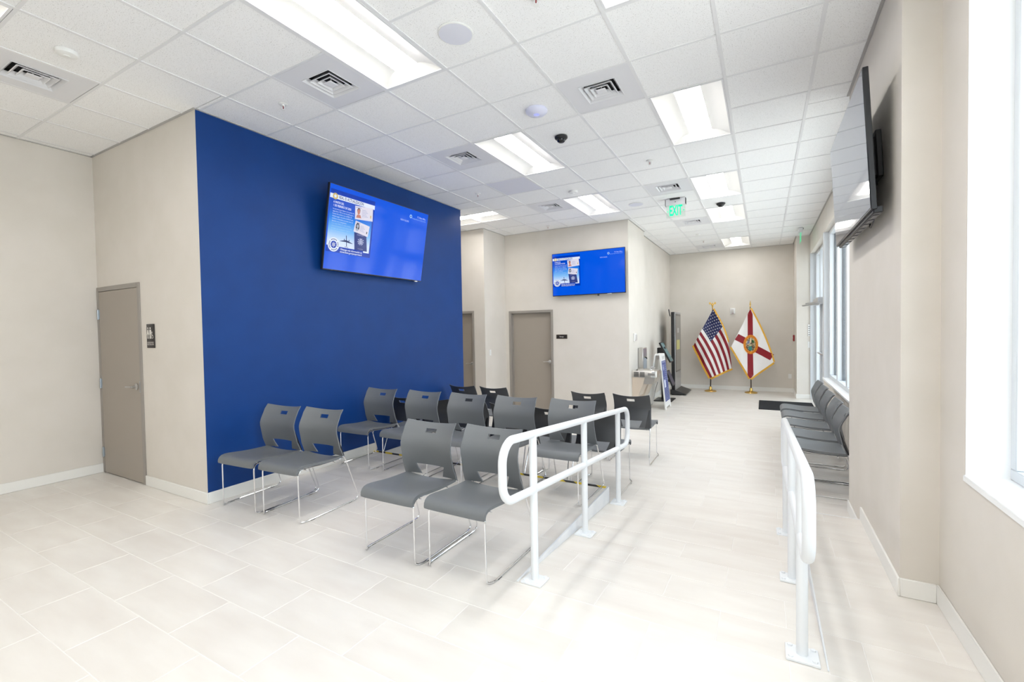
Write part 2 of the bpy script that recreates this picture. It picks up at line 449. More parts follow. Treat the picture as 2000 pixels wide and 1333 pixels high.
wall('wall_storage', [(XJ+.0005, YS+.001, -.3, D2[0], YS+T, 3.6), (D2[1], YS+.001, -.3, XF1-.001, YS+T, 3.6), (D2[0], YS+.001, D2[2], D2[1], YS+T, 3.6), (D2[0]-.05, YS+T, -.3, D2[1]+.05, YS+T+.03, 2.1)])
wall('wall_fountain', [(XF1-.25, YS, -.3, XF1, 9.6, 3.6)])
wall('wall_kiosk', [(XF2-T, 9.55, -.3, XF2, YF+T, 3.6)])
wall('wall_far', [(XF2-T, YF, -.3, 1.3, YF+T, 3.6)])
wall('wall_pier_far', [(.64, 12.05, -.3, 1.3, YF, 3.6)])
wall('wall_pier', [(XR, 3.21, -.3, 1.3, 4.93, 3.6)])
WY0, WY1, WZ0, WZ1 = -2.6, 2.865, .80, 3.1
wall('wall_right', [(.82, WY1, -.3, 1.3, 3.22, 3.6), (.82, YREAR, -.3, 1.3, WY1, WZ0-.03), (.82, YREAR, WZ1, 1.3, WY1, 3.6), (.82, YREAR, WZ0-.03, 1.3, WY0, WZ1)])
XW = .90
FZ0, FZ1 = .60, 3.09
wall('wall_right_far', [(XW, 4.9, -.3, 1.3, 9.42, FZ0-.03), (XW, 4.9, FZ1, 1.3, 12.06, 3.6)])
wall('trim_5', [(XW, 9.42, -.3, 1.3, 9.60, FZ1+.01)], M['alu'])
wall('wall_rear', [(XL-T, YREAR-T, -.3, -.5, YREAR, 3.6), (.7, YREAR-T, -.3, 1.3, YREAR, 3.6), (-.5, YREAR-T, -.3, .7, YREAR, .8), (-.5, YREAR-T, 3.1, .7, YREAR, 3.6)])

# baseboards
BH, BT = .102, .013
def base(name, segs):
    mb = MB()
    for (x0, y0, x1, y1, z) in segs:
        mb.bbox(min(x0,x1), min(y0,y1), z+.0005, max(x0,x1), max(y0,y1), z+BH, .003, 1)
    return struct(name, mb, M['white_trim'])
base('baseboard_left', [(XL, YREAR, XL+BT, YB, 0)])
base('baseboard_restroom', [(D1[1], YB-BT, XB+BT, YB, 0)])
base('baseboard_blue', [(XB, YB, XB+BT, RY1-.002, 0), (XB, RY1+.008, XB+BT, YBE, LOW)])
base('baseboard_corridor', [(D3[1], YC-BT, XJ, YC, LOW)])
base('baseboard_jog', [(XJ, YC-BT, XJ+BT, YS, LOW)])
base('baseboard_storage', [(D2[1], YS-BT, XF1, YS, LOW)])
base('baseboard_fountain', [(XF1, YS-BT, XF1+BT, 9.6, LOW), (XF2, 9.6, XF2+BT, YF-BT, LOW)])
base('baseboard_far', [(XF2, YF-BT, .64, YF, LOW)])
base('baseboard_pier_far', [(.64-BT, 12.05-BT, .9, 12.05, LOW), (.64-BT, 12.05, .64, YF-BT, LOW)])
base('baseboard_pier', [(XR-BT, 3.21-BT, XR, YSTEP_R, 0), (XR-BT, YSTEP_R+.01, XR, 4.93, LOW), (XR, 3.21-BT, .82-BT, 3.21, 0), (XR, 4.93, XW, 4.93+BT, LOW)])
base('baseboard_right', [(.82-BT, YREAR, .82, 3.209, 0)])
base('baseboard_window', [(XW-BT, 4.95, XW, 9.6, LOW)])

# ------------------------------------------------------------------ ceiling grid
GX0, GY0, G = -2.0966, 2.2164, .6096
def gx(i): return GX0+i*G
def gy(j): return GY0+j*G
cs = MB(); cs.box(-6.8, YREAR-.2, 3.56, 1.4, 13.3, 3.62)
ceiling = struct('ceiling', cs, M['ceil_white'])
def room_spans(y):
    """x extent of the ceiling at depth y"""
    if y < YB: return (XL, .82 if y < 3.2 else XR)
    if y < YBE: return (XB, .82 if y < 3.2 else (XR if y < 4.93 else XW))
    if y < YC: return (-6.6, XW)
    if y < YS: return (XJ, XW)
    if y < 9.55: return (XF1, XW)
    if y < 12.05: return (XF2, XW)
    return (XF2, .64)
LIGHTS = [(-1,-1,1,2),(-1,3,1,2),(-1,7,1,2),(2,-1,1,2),(2,3,1,2),(2,7,1,2),(2,10,1,2),(2,15,1,2),(-5,7,2,1),(-4,-4,1,2),(-1,-5,1,2),(2,-5,1,2),(-1,-9,1,2),(2,-9,1,2)]
VENTS = [(-2,0),(-5,-2),(1,2),(-2,3),(-2,7),(1,7),(1,11),(1,16)]
PANEL = [(-2,5)]
taken = set()
for (i,j,w,h) in LIGHTS:
    for a in range(w):
        for b in range(h): taken.add((i+a, j+b))
for q in VENTS+PANEL: taken.add(q)
breaks = sorted([YREAR, YB, 3.2, 4.93, YBE, YC, YS, 9.55, 12.05, YF])
ct_mesh = {}; ct_rest = MB()
def ceil_piece(x0, y0, x1, y1):
    if x1-x0 < .015 or y1-y0 < .015: return
    g = .004; x0 += g; y0 += g; x1 -= g; y1 -= g
    cx, cy = (x0+x1)/2, (y0+y1)/2
    if in_view((cx, cy, CEIL), .2):
        k = (round(x1-x0, 3), round(y1-y0, 3))
        if k not in ct_mesh:
            mb = MB(); mb.box(-(x1-x0)/2, -(y1-y0)/2, 0, (x1-x0)/2, (y1-y0)/2, .016); ct_mesh[k] = mb.mesh('ceiling_tile', M['ceil_tile'])
        o = bpy.data.objects.new('ceiling_tile', ct_mesh[k]); COL.objects.link(o); o.parent = ceiling; o.location = (cx, cy, CEIL+.003)
    else:
        ct_rest.box(x0, y0, CEIL+.003, x1, y1, CEIL+.019)
for j in range(-14, 19):
    ya, yb = gy(j), gy(j+1)
    cuts = [ya]+[b for b in breaks if ya < b < yb]+[yb]
    bands = [(a, b, *room_spans((a+b)/2)) for a, b in zip(cuts[:-1], cuts[1:]) if YREAR < (a+b)/2 < YF]
    for i in range(-8, 6):
        if (i, j) in taken: continue
        run = None                                   # join neighbouring bands of the same width into one tile
        for a, b, s0, s1 in bands+[(0, 0, 1, -1)]:
            x0, x1 = max(gx(i), s0), min(gx(i+1), s1)
            if run and (abs(run[0]-x0) > 1e-6 or abs(run[2]-x1) > 1e-6):
                ceil_piece(*run); run = None
            if x1-x0 > .015: run = (x0, run[1] if run else a, x1, b)
        if run: ceil_piece(*run)
tag(ct_rest.build('ceiling_tiles', M['ceil_tile'], ceiling), kind='stuff')
# grid tees
TEEH = .012
for i in range(-7, 6):
    mb = MB(); x = gx(i)
    for a, b in zip(breaks[:-1], breaks[1:]):
        s0, s1 = room_spans((a+b)/2)
        if s0 < x < s1: mb.box(x-TEEH, a, CEIL-.002, x+TEEH, b, CEIL+.028)
    if mb.f: mb.build('grid_tee', M['tee'], ceiling)
for j in range(-13, 18):
    y = gy(j); s0, s1 = room_spans(y); mb = MB()
    for i in range(-8, 6):
        if any(li <= i < li+w and lj < j < lj+h for (li,lj,w,h) in LIGHTS): continue
        x0, x1 = max(gx(i)+TEEH, s0), min(gx(i+1)-TEEH, s1)
        if x1-x0 > .02: mb.box(x0, y-TEEH+.002, CEIL-.0015, x1, y+TEEH-.002, CEIL+.028)
    if mb.f: mb.build('cross_tee', M['tee'], ceiling)
# perimeter angle, greyed to paint in the shadow line below the ceiling
mb = MB()
for (x0,y0,x1,y1) in ((XL,YREAR,XL+.02,YB),(XL,YB-.02,XB,YB),(XB,YB-.02,XB+.02,YBE),(XJ,YC,XJ+.02,YS),(XJ,YS-.02,XF1,YS),(XF1,YS-.02,XF1+.02,9.6),(XF2,9.6,XF2+.02,YF),(XF2,YF-.02,.64,YF),(.62,12.03,.64,YF),(XW-.02,4.93,XW,12.05),(XR-.02,3.21,XR,4.93),(-5.6,YC-.02,XJ,YC)):
    mb.box(x0,y0,CEIL-.003,x1,y1,CEIL+.02)
mb.build('wall_angle', mat('shadow_line_grey', srgb(178, 176, 174), .5), ceiling)

# ------------------------------------------------------------------ light troffers
def troffer(i, j, w, h, label):
    x0, y0, x1, y1 = gx(i)+.013, gy(j)+.013, gx(i+w)-.013, gy(j+h)-.013
    cx, cy = (x0+x1)/2, (y0+y1)/2
    t = empty('ceiling_light', (cx, cy, CEIL), 0, label, 'light', 'recessed troffer lights')
    LX, LY = (x1-x0)/2, (y1-y0)/2
    if w > h: t.rotation_euler.z = math.pi/2; LX, LY = LY, LX
    fr = MB()
    for (a,b,c,d) in ((-LX,-LY,-LX+.014,LY),(LX-.014,-LY,LX,LY),(-LX+.014,-LY,LX-.014,-LY+.014),(-LX+.014,LY-.014,LX-.014,LY)): fr.box(a,b,-.003,c,d,.004)
    fr.build('frame', M['ceil_white'], t)
    A, B = LX-.014, LY-.014; lw = .105; N = 8
    rf = MB()
    # curved side reflectors and sloped ends
    prof = [(A - (A-lw)*k/N, .004+.05*math.sin(math.pi/2*k/N)) for k in range(N+1)]
    for sgn in (-1, 1):
        vs = []
        for (x, z) in prof:
            yb_ = B - (z-.004)*1.6
            vs += [(sgn*x, -yb_, z), (sgn*x, yb_, z)]
        rf.add(vs, [(2*k, 2*k+1, 2*k+3, 2*k+2) for k in range(N)], True)
    for sgn in (-1, 1):
        vs = [(-A, sgn*B, .004), (A, sgn*B, .004)]
        pl = [(-x, sgn*(B-(z-.004)*1.6), z) for (x, z) in prof]; pr_ = [(x, sgn*(B-(z-.004)*1.6), z) for (x, z) in prof[::-1]]
        rf.add(pl+pr_, [tuple(range(len(pl)+len(pr_)))], False)
    rf.build('reflector', M['reflector'], t)
    ln = MB(); K = 8; top = .054; vs = []
    for k in range(K+1):
        a = math.pi*k/K; x = -lw*math.cos(a); z = top-.007*math.sin(a); vs += [(x, -B+.085, z), (x, B-.085, z)]
    ln.add(vs, [(2*k, 2*k+1, 2*k+3, 2*k+2) for k in range(K)], True)
    e0 = [2*k for k in range(K+1)]; ln.add(vs, [tuple(e0), tuple(x+1 for x in e0)])
    ln.build('lens', M['lens'], t)
    hs = MB(); hs.box(-LX,-LY,.056,LX,LY,.062); hs.build('housing', M['ceil_white'], t)
    return t
LLAB = ['long recessed ceiling light nearest the camera, before the blue wall television','recessed ceiling light in the middle row beside a black dome camera','recessed ceiling light nearest the doorway with the small black nameplate','recessed ceiling light cut off by the top edge of the picture','large recessed ceiling light to the left of the dark wall television','recessed ceiling light just right of the square vent near the EXIT sign','recessed ceiling light directly behind the far black dome camera','farthest recessed ceiling light, above the flags','recessed ceiling light partly hidden by the far end of the blue wall','recessed ceiling light cut off at the top left corner of the picture','recessed ceiling light behind the camera, in line with the blue wall row','recessed ceiling light behind the camera, in line with the corridor row','recessed ceiling light at the very back of the room, middle row','recessed ceiling light at the very back of the room, window row']
for q, l in zip(LIGHTS, LLAB): troffer(*q, l)

# ------------------------------------------------------------------ air vents and ceiling devices
def vent(i, j, label):
    cx, cy = gx(i)+G/2, gy(j)+G/2
    t = empty('ceiling_vent', (cx, cy, CEIL), 0, label, 'vent', 'square ceiling air vents')
    p = MB(); h = G/2-.013; s = .148
    for (a,b,c,d) in ((-h,-h,h,-s),(-h,s,h,h),(-h,-s,-s,s),(s,-s,h,s)): p.box(a,b,0,c,d,.004)
    p.build('panel', M['vent_white'], t)
    c = MB()
    for (a,b,cc,d) in ((-s,-s,s,-s+.003),(-s,s-.003,s,s),(-s,-s,-s+.003,s),(s-.003,-s,s,s)): c.box(a,b,.004,cc,d,.055)
    c.box(-s,-s,.053,s,s,.056); c.build('duct_collar', M['dark'], t)
    for (ro, drop) in ((.158, .004), (.118, .002), (.078, .002)):
        q = MB(); ri = ro-.030
        vs = []
        for (r_, z) in ((ro, -drop), (ri, .030), (ri-.003, .028), (ro-.006, -drop-.002)):
            vs += [(-r_,-r_,z),(r_,-r_,z),(r_,r_,z),(-r_,r_,z)]
        q.add(vs, [(4*a+k, 4*a+(k+1)%4, 4*((a+1)%4)+(k+1)%4, 4*((a+1)%4)+k) for a in range(4) for k in range(4)])
        q.build('louvre', M['vent_white'], t)
    q = MB(); r1 = .042
    q.add([(-r1,-r1,0),(r1,-r1,0),(r1,r1,0),(-r1,r1,0),(-.03,-.03,-.004),(.03,-.03,-.004),(.03,.03,-.004),(-.03,.03,-.004)], [(4,5,6,7)]+[(k,(k+1)%4,4+(k+1)%4,4+k) for k in range(4)]+[(0,3,2,1)])
    q.box(-.004,-.004,0,.004,.004,.053); q.build('centre_plate', M['vent_white'], t)
VLAB = ['square ceiling vent beside the long near light, above the blue wall','square ceiling vent at the far left, over the restroom door corner','square ceiling vent in the middle, beside the round wireless access point','square ceiling vent left of the light with the black dome camera','square ceiling vent above the storage door television','square ceiling vent just in front of the EXIT sign','square ceiling vent just behind the EXIT sign','farthest square ceiling vent, near the flags']
for q, l in zip(VENTS, VLAB): vent(*q, l)
pm = MB(); i, j = PANEL[0]; pm.bbox(gx(i)+.014, gy(j)+.014, CEIL-.001, gx(i+1)-.014, gy(j+1)-.014, CEIL+.012, .002, 1)
tag(pm.build('ceiling_panel', M['plastic_lav']), 'smooth grey blank ceiling panel between two vents over the middle row', 'panel')

def ceil_dev(name, prof, x, y, material, label, cat, group=None, parts=()):
    t = empty(name, (x, y, CEIL), 0, label, cat, group)
    mb = MB(); mb.lathe([(r, -z) for r, z in prof], n=28); mb.build('body', material, t)
    for nm, pr_, m_ in parts:
        mb = MB(); mb.lathe([(r, -z) for r, z in pr_], n=20); mb.build(nm, m_, t)
    return t
spk_prof = [(.0001,-.002),(.115,-.002),(.118,.0),(.118,.004),(.108,.008)]
for (i, j, l) in ((.5,.5,'round ceiling speaker to the right of the long near light'),(.5,8.5,'round ceiling speaker beside the EXIT sign, far down the hall')):
    t = ceil_dev('ceiling_speaker', spk_prof, gx(i), gy(j), M['plastic_white'], l, 'speaker', 'round ceiling speakers', [('grille', [(.111,.0082),(.06,.0105),(.0001,.011)], M['plastic_lav'])])
for (i, j, l) in ((-3.49,-1.49,'white smoke detector on the ceiling at the far left, beside a vent'),(-.5,6.55,'white smoke detector ahead of the light by the storage door'),(1.42,13.6,'small white detector on the ceiling behind the EXIT sign, far down the hall')):
    k = .75 if j > 10 else 1
    ceil_dev('smoke_detector', [(.062*k,-.002),(.064*k,.008),(.058*k,.022),(.03*k,.030),(.0001,.031)], gx(i), gy(j), M['plastic_white'], l, 'smoke detector', 'ceiling smoke detectors', [('chamber_cap', [(.02*k,.028),(.018*k,.035),(.0001,.036)], M['plastic_white'])])
ceil_dev('access_point', [(.095,-.002),(.1,.006),(.098,.02),(.08,.034),(.04,.041),(.0001,.042)], gx(.5), gy(2.52), M['plastic_ap'], 'round white wireless access point on the ceiling with faint blue glow', 'access point', None, [('status_ring', [(.026,.0415),(.028,.043),(.024,.0432),(.0001,.0433)], emat('status_blue', (186,194,255), .9))])
for (i, j, l) in ((.45,3.57,'black dome security camera beside the middle row light'),(2.45,9.63,'black dome security camera between two lights, far down the hall')):
    ceil_dev('dome_camera', [(.055,-.002),(.066,.004),(.066,.018),(.054,.030),(.042,.036)], gx(i), gy(j), M['black'], l, 'camera', 'black dome security cameras', [('dome', [(.044,.034),(.040,.050),(.026,.061),(.0001,.066)], M['black_gloss'])])
for (i, j, l) in ((-2.5,.5,'pendent fire sprinkler on the ceiling near the corner of the blue wall'),(1.5,.45,'pendent fire sprinkler at the top edge of the picture'),(1.5,5.5,'pendent fire sprinkler between the large light and the EXIT sign'),(-2.5,5.5,'pendent fire sprinkler above the blue wall television'),(-2.5,9.5,'pendent fire sprinkler above the storage door'),(1.45,14.95,'pendent fire sprinkler far down the hall, before the flags')):
    t = ceil_dev('fire_sprinkler', [(.038,-.001),(.040,.003),(.034,.007),(.012,.008),(.012,.020),(.0001,.0201)], gx(i), gy(j), M['plastic_white'], l, 'sprinkler', 'ceiling fire sprinklers', [('deflector', [(.006,.050),(.018,.051),(.018,.053),(.0001,.0535)], M['plastic_white']), ('heat_bulb', [(.0035,.020),(.004,.035),(.0035,.050)], M['red'])])
    mb = MB()
    for s in (-1, 1): mb.tube([(s*.010,0,-.018),(s*.016,0,-.034),(s*.006,0,-.050)], .0025, 5)
    mb.build('yoke', M['plastic_white'], t)

# ------------------------------------------------------------------ EXIT signs
def exit_sign(loc, rz, label, cap='black'):
    t = empty('exit_sign', loc, rz, label, 'exit sign', 'green edge-lit exit signs')
    h = MB(); h.bbox(-.147,-.035,-.100,.147,.035,0,.004,1); h.build('housing', M['ceil_white'], t)
    for s in (-1,1):
        e = MB(); e.box(s*.147-.004,-.037,-.1,s*.147+.004,.037,-.01); e.build('end_cap', M[cap], t)
    b = MB(); b.bbox(-.08,-.052,-.022,.07,-.036,.0,.003,1); b.build('canopy_clip', M['black'], t)
    b = MB(); b.lathe([(.0001,-.0385),(.007,-.038),(.007,-.034)], (.0,0,-.055), 10, 'Y'); b.build('test_button', M['black'], t)
    a = MB(); a.box(-.140,-.003,-.285,.140,.003,-.100); a.build('acrylic_panel', M['acrylic'], t)
    if cap != 'black':
        for s in (-1, 1):
            e = MB(); e.box(s*.140-.0015,-.0032,-.285,s*.140+.0015,.0032,-.1); e.build('lit_edge', M['exit_green'], t)
    for s in (-1,):
        mt = frame_mtx((0, s*.0045, -.187), (-s*1.0*-1 if s < 0 else -1, 0, 0), (0,0,1)) if False else (frame_mtx((0, -.0045, -.187), (1,0,0), (0,0,1)) if s < 0 else frame_mtx((0, .0045, -.187), (-1,0,0), (0,0,1)))
        text('exit_letters', 'EXIT', .215, M['exit_green'], t, mt, sx=1, maxw=.190, bold=.006)
        c = MB()
        for d in (-1, 1):
            x = d*.115; c.prism([(x+d*.013, s*.0045, -.187), (x-d*.010, s*.0045, -.168), (x-d*.002, s*.0045, -.187), (x-d*.010, s*.0045, -.206)], (0, s*.001, 0))
        c.build('chevrons', M['exit_green'], t)
    return t
exit_sign((gx(1.5)-.005, 7.41, CEIL-.002), 0, 'green EXIT sign hanging from the ceiling over the hall, facing the camera')
exit_sign((.66, 11.12, CEIL-.002), math.pi/2, 'green EXIT sign seen edge-on by the windows at the far right', 'ceil_white')

# ------------------------------------------------------------------ doors
def lever(parent, x, z, y, direction):
    mb = MB(); mb.lathe([(.034,0),(.034,-.008),(.026,-.014),(.012,-.018),(.011,-.05),(.0001,-.052)], (x,y,z), 20, 'Y'); mb.build('rosette', M['steel'], parent)
    mb = MB(); d = direction
    mb.tube([(x,y-.048,z),(x+d*.02,y-.054,z),(x+d*.06,y-.056,z),(x+d*.11,y-.054,z-.003),(x+d*.125,y-.048,z-.004)], [.010,.0105,.0095,.0085,.007], 8); mb.build('lever', M['steel'], parent)
def hollow_door(name, D, y, z0, swing_left_hinge, recess, hinges, hz):
    x0, x1, zt = D; fw = .048
    d = empty(name, ((x0+x1)/2, y, z0), 0, kind='structure')
    off = Vector((-(x0+x1)/2, -y, -z0))
    def B(mb): mb.v = [tuple(Vector(v)+off) for v in mb.v]; return mb
    fr = MB()
    yo = y-.012
    fr.bbox(x0, yo, z0+.001, x0+fw, y+.11, zt, .003, 1); fr.bbox(x1-fw, yo, z0+.001, x1, y+.11, zt, .003, 1)
    fr.bbox(x0+fw-.001, yo, zt-fw, x1-fw+.001, y+.11, zt, .003, 1)
    if recess > .03:
        fr.box(x0+fw, y+recess-.02, z0, x0+fw+.016, y+recess, zt-fw); fr.box(x1-fw-.016, y+recess-.02, z0, x1-fw, y+recess, zt-fw); fr.box(x0+fw, y+recess-.02, zt-fw-.016, x1-fw, y+recess, zt-fw)
    B(fr).build('door_frame', M['frame'], d)
    s = MB(); s.bbox(x0+fw+.003, y+recess, z0+.01, x1-fw-.003, y+recess+.044, zt-fw-.004, .002, 1)
    leaf = B(s).build('door_leaf', M['door'], d)
    lv = bpy.data.objects.new('door_handle', None); COL.objects.link(lv); lv.parent = d
    lever(lv, x1-fw-.068-(x0+x1)/2, hz-z0, recess, -1)
    st = MB(); st.box(x1-fw-.004, y+recess-.004, hz-.06, x1-fw+.002, y+recess+.02, hz+.06); B(st).build('strike_plate', M['zinc'], d)
    if hinges:
        for z in hinges:
            h = MB(); h.lathe([(.008,-.055),(.008,.055)], (x0+fw-.012, y-.018, z), 10); h.box(x0+fw-.030, y-.015, z-.05, x0+fw+.012, y-.010, z+.05)
            B(h).build('hinge', M['zinc'], d)
    return d
hollow_door('door_1', D1, YB, 0, True, -.010, (1.76, 1.0, .235), 1.0)
hollow_door('door_2', D2, YS, LOW, True, .075, None, .855)
hollow_door('door_3', D3, YC, LOW, True, .075, None, .85)

# restroom sign (black, pictograms and braille line)
t = empty('restroom_sign', (-5.288, YB-.004, 1.515), 0, 'black restroom sign with white figures beside the restroom door', 'sign')
b = MB(); b.bbox(-.078,-.004,-.118,.078,.003,.118,.0034,2); b.build('plate', M['sign_black'], t)
fg = MB(); Y0 = -.0052
def flat(mb, pts): mb.add([(x, Y0, z) for x, z in pts], [tuple(range(len(pts)))])
def figure(mb, cx, dress):
    mb.disc((cx, Y0, .077), .0105, 14)
    if dress: flat(mb, [(cx-.010,.062),(cx+.010,.062),(cx+.024,.008),(cx-.024,.008)])
    else: flat(mb, [(cx-.017,.062),(cx+.017,.062),(cx+.019,.015),(cx-.019,.015)])
    w = .010 if dress else .014
    flat(mb, [(cx-w,.02),(cx-.002,.02),(cx-.002,-.026),(cx-w,-.026)]); flat(mb, [(cx+.002,.02),(cx+w,.02),(cx+w,-.026),(cx+.002,-.026)])
figure(fg, -.046, True); figure(fg, .004, False)
flat(fg, [(-.022,.085),(-.019,.085),(-.019,-.028),(-.022,-.028)])
fg.build('figures', M['sign_white'], t)
wc = MB(); wc.disc((.036, Y0, .036), .0075, 12); flat(wc, [(.031,.026),(.039,.026),(.043,.004),(.033,.004)]); flat(wc, [(.040,.008),(.056,.006),(.062,-.018),(.056,-.020),(.051,.000),(.040,.001)])
ring = [(math.cos(a)*.017+.042, math.sin(a)*.017-.008) for a in [math.pi*(.7+1.2*k/12) for k in range(13)]]; ring2 = [(math.cos(a)*.013+.042, math.sin(a)*.013-.008) for a in [math.pi*(.7+1.2*k/12) for k in range(12,-1,-1)]]
for k in range(12): flat(wc, [ring[k], ring[k+1], ring2[11-k], ring2[12-k]])
wc.build('wheelchair_symbol', M['sign_white'], t)
ln = MB(); flat(ln, [(-.064,-.060),(.064,-.060),(.064,-.0645),(-.064,-.0645)]); ln.build('divider_line', M['sign_white'], t)
text('sign_text', 'RESTROOM', .026, M['sign_white'], t, frame_mtx((0,Y0,-.083),(1,0,0),(0,0,1)), maxw=.126)
# storage sign
t = empty('name_plate', (-3.505, YS-.006, 1.362), 0, 'small black nameplate reading Storage beside the middle door', 'sign')
b = MB(); b.bbox(-.117,-.003,-.042,.117,.006,.042,.003,1); b.build('holder', mat('bronze_holder', srgb(92,80,66), .4), t)
b = MB(); b.bbox(-.108,-.0055,-.034,.108,-.002,.034,.001,1); b.build('plate', M['sign_black'], t)
text('sign_text', 'Storage', .036, M['sign_white'], t, frame_mtx((0,-.0062,0),(1,0,0),(0,0,1)), maxw=.088)

# light switch, fire devices, outlet
t = empty('light_switch', (XJ+.002, 7.69, 1.068), 0, 'white light switch on the wall corner near the middle door', 'switch')
b = MB(); b.bbox(-.001,-.036,-.058,.005,.036,.058,.003,1); b.build('plate', M['plastic_white'], t)
b = MB(); b.bbox(.004,-.016,-.033,.009,.016,.033,.002,1); b.build('rocker', M['plastic_white'], t)
def strobe(loc, rz, label):
    t = empty('fire_strobe', loc, rz, label, 'alarm', 'fire alarm strobes')
    b = MB(); b.bbox(-.06,-.034,-.078,.06,0,.078,.008,2); b.build('body', M['plastic_white'], t)
    b = MB(); b.bbox(-.024,-.056,-.052,.024,-.032,.052,.006,2); b.build('lens', mat('strobe_lens', srgb(205,200,198), .15), t)
    b = MB()
    for k in range(4): b.box(-.028, -.0355, -.068+k*.004, .028, -.033, -.066+k*.004)
    b.build('label_print', M['red'], t)
strobe((-.71, YF, 1.90), 0, 'white fire strobe on the far wall between the flags')
strobe((XF1, 8.69, 1.33), math.pi/2, 'white fire strobe on the wall above the drinking fountain')
t = empty('fire_pull_station', (.64, 12.80, 1.20), -math.pi/2, 'small red fire alarm pull station beside the far wall corner', 'alarm')
b = MB(); b.bbox(-.05,-.035,-.075,.05,0,.075,.006,1); b.build('body', M['red'], t)
b = MB(); b.bbox(-.03,-.045,-.01,.03,-.034,.02,.003,1); b.build('handle', M['plastic_white'], t)
t = empty('wall_outlet', (.615-.06, YF, .25), 0, 'white wall outlet low on the far wall near the corner', 'outlet')
b = MB(); b.bbox(-.036,-.007,-.058,.036,0,.058,.003,1); b.build('plate', M['plastic_white'], t)
b = MB(); b.bbox(-.017,-.010,-.035,.017,-.006,.035,.002,1); b.build('socket', M['plastic_white'], t)
t = empty('wall_keypad', (.873, 12.05, 1.16), 0, 'white keypad and switch plate on the pier by the entrance', 'switch')
b = MB(); b.bbox(-.022,-.02,.10,.022,0,.36,.005,1); b.build('keypad', M['plastic_white'], t)
b = MB()
for k in range(5): b.box(-.014,-.022,.13+k*.045,.018,-.019,.14+k*.045)
b.build('keypad_keys', M['black'], t)
b = MB(); b.bbox(-.022,-.008,-.16,.022,0,-.02,.003,1); b.build('switch_plate', M['plastic_white'], t)

# ------------------------------------------------------------------ storefront windows and entrance (right side)
def bars(mb, lst):
    for b_ in lst: mb.bbox(*b_, .004, 1)
# near window
w1 = empty('window_1', (1.0, .1, WZ0), 0, kind='structure')
def rel(mb, o): mb.v = [tuple(Vector(v)-o.location) for v in mb.v]; return mb
f = MB(); gx_ = 1.02
bars(f, [(gx_-.05,WY0,WZ0,gx_+.06,WY1,WZ0+.05),(gx_-.05,WY0,WZ1-.05,gx_+.06,WY1,WZ1)])
rel(f, w1).build('window_frame', M['alu'], w1)
ys = [WY1-.05, 1.5, .2, -1.1, WY0]
for y in ys:
    f = MB(); f.bbox(gx_-.05,y,WZ0+.05,gx_+.06,y+.05,WZ1-.05,.004,1); rel(f, w1).build('mullion', M['alu'], w1)
for a, b_ in zip(ys[1:], ys[:-1]):
    f = MB(); f.box(gx_,a+.05,WZ0+.05,gx_+.006,b_,WZ1-.05); rel(f, w1).build('pane', M['glass'], w1)
s = MB(); s.bbox(.812,WY0,WZ0-.03,1.2,WY1,WZ0,.004,1); rel(s, w1).build('window_sill', M['sill'], w1)
s = MB(); s.box(.821,WY1-.004,WZ0,1.2,WY1-.0005,WZ1); s.box(.821,WY0,WZ1-.004,1.2,WY1,WZ1-.0005); rel(s, w1).build('reveal_lining', M['sill'], w1)
# far window
w2 = empty('window_2', (1.0, 7.2, FZ0), 0, kind='structure')
f = MB(); FY0, FY1 = 4.94, 9.42
bars(f, [(.97,FY0,FZ0,1.12,FY1,FZ0+.06),(.97,FY0,FZ1-.06,1.12,FY1,FZ1)])
rel(f, w2).build('window_frame', M['alu'], w2)
ys = [9.30, 8.40, 7.5, 6.6, 5.7, FY0]
for y in ys:
    wd = .12 if y > 9 else .10
    f = MB(); f.bbox(.97,y,FZ0+.06,1.10,y+wd,FZ1-.06,.004,1); mm = rel(f, w2).build('mullion', M['alu'], w2)
    f = MB(); f.box(1.035,y-.022,FZ0+.06,1.10,y-.001,FZ1-.06); rel(f, w2).build('gasket', M['gasket'], w2)
for a, b_ in zip(ys[1:], ys[:-1]):
    f = MB(); f.box(1.03,a+.10,FZ0+.06,1.036,b_,FZ1-.06); rel(f, w2).build('pane', M['glass'], w2)
s = MB(); s.bbox(.875,4.95,FZ0-.03,1.12,9.45,FZ0,.004,1); rel(s, w2).build('window_sill', M['sill'], w2)
# entrance: transom, side light, door leaf
w3 = empty('window_3', (1.05, 10.8, LOW), 0, kind='structure')
f = MB()
for (a,b_) in ((9.60,9.70),(10.12,10.22),(11.14,11.24),(11.93,12.03)): f.bbox(1.0,a,LOW,1.12,b_,FZ1,.004,1)
f.bbox(.895,12.015,LOW,1.02,12.048,FZ1,.003,1)
bars(f, [(1.0,9.70,1.93,1.12,11.93,2.05),(1.0,9.70,FZ1-.06,1.12,11.93,FZ1),(1.0,9.70,LOW,1.12,10.12,LOW+.1),(1.0,11.24,LOW,1.12,11.93,LOW+.1)])
rel(f, w3).build('window_frame', M['alu'], w3)
for (a,b_,c,d) in ((9.70,10.12,LOW+.1,1.93),(11.24,11.93,LOW+.1,1.93),(9.70,10.12,2.05,FZ1-.06),(10.22,11.14,2.05,FZ1-.06),(11.24,11.93,2.05,FZ1-.06)):
    g = MB(); g.box(1.055,a,c,1.061,b_,d); rel(g, w3).build('pane', M['glass'], w3)
    g = MB(); g.box(1.07,a,c,1.11,a+.02,d); rel(g, w3).build('gasket', M['gasket'], w3)
d4 = empty('door_4', (1.05, 10.68, LOW), 0, kind='structure')
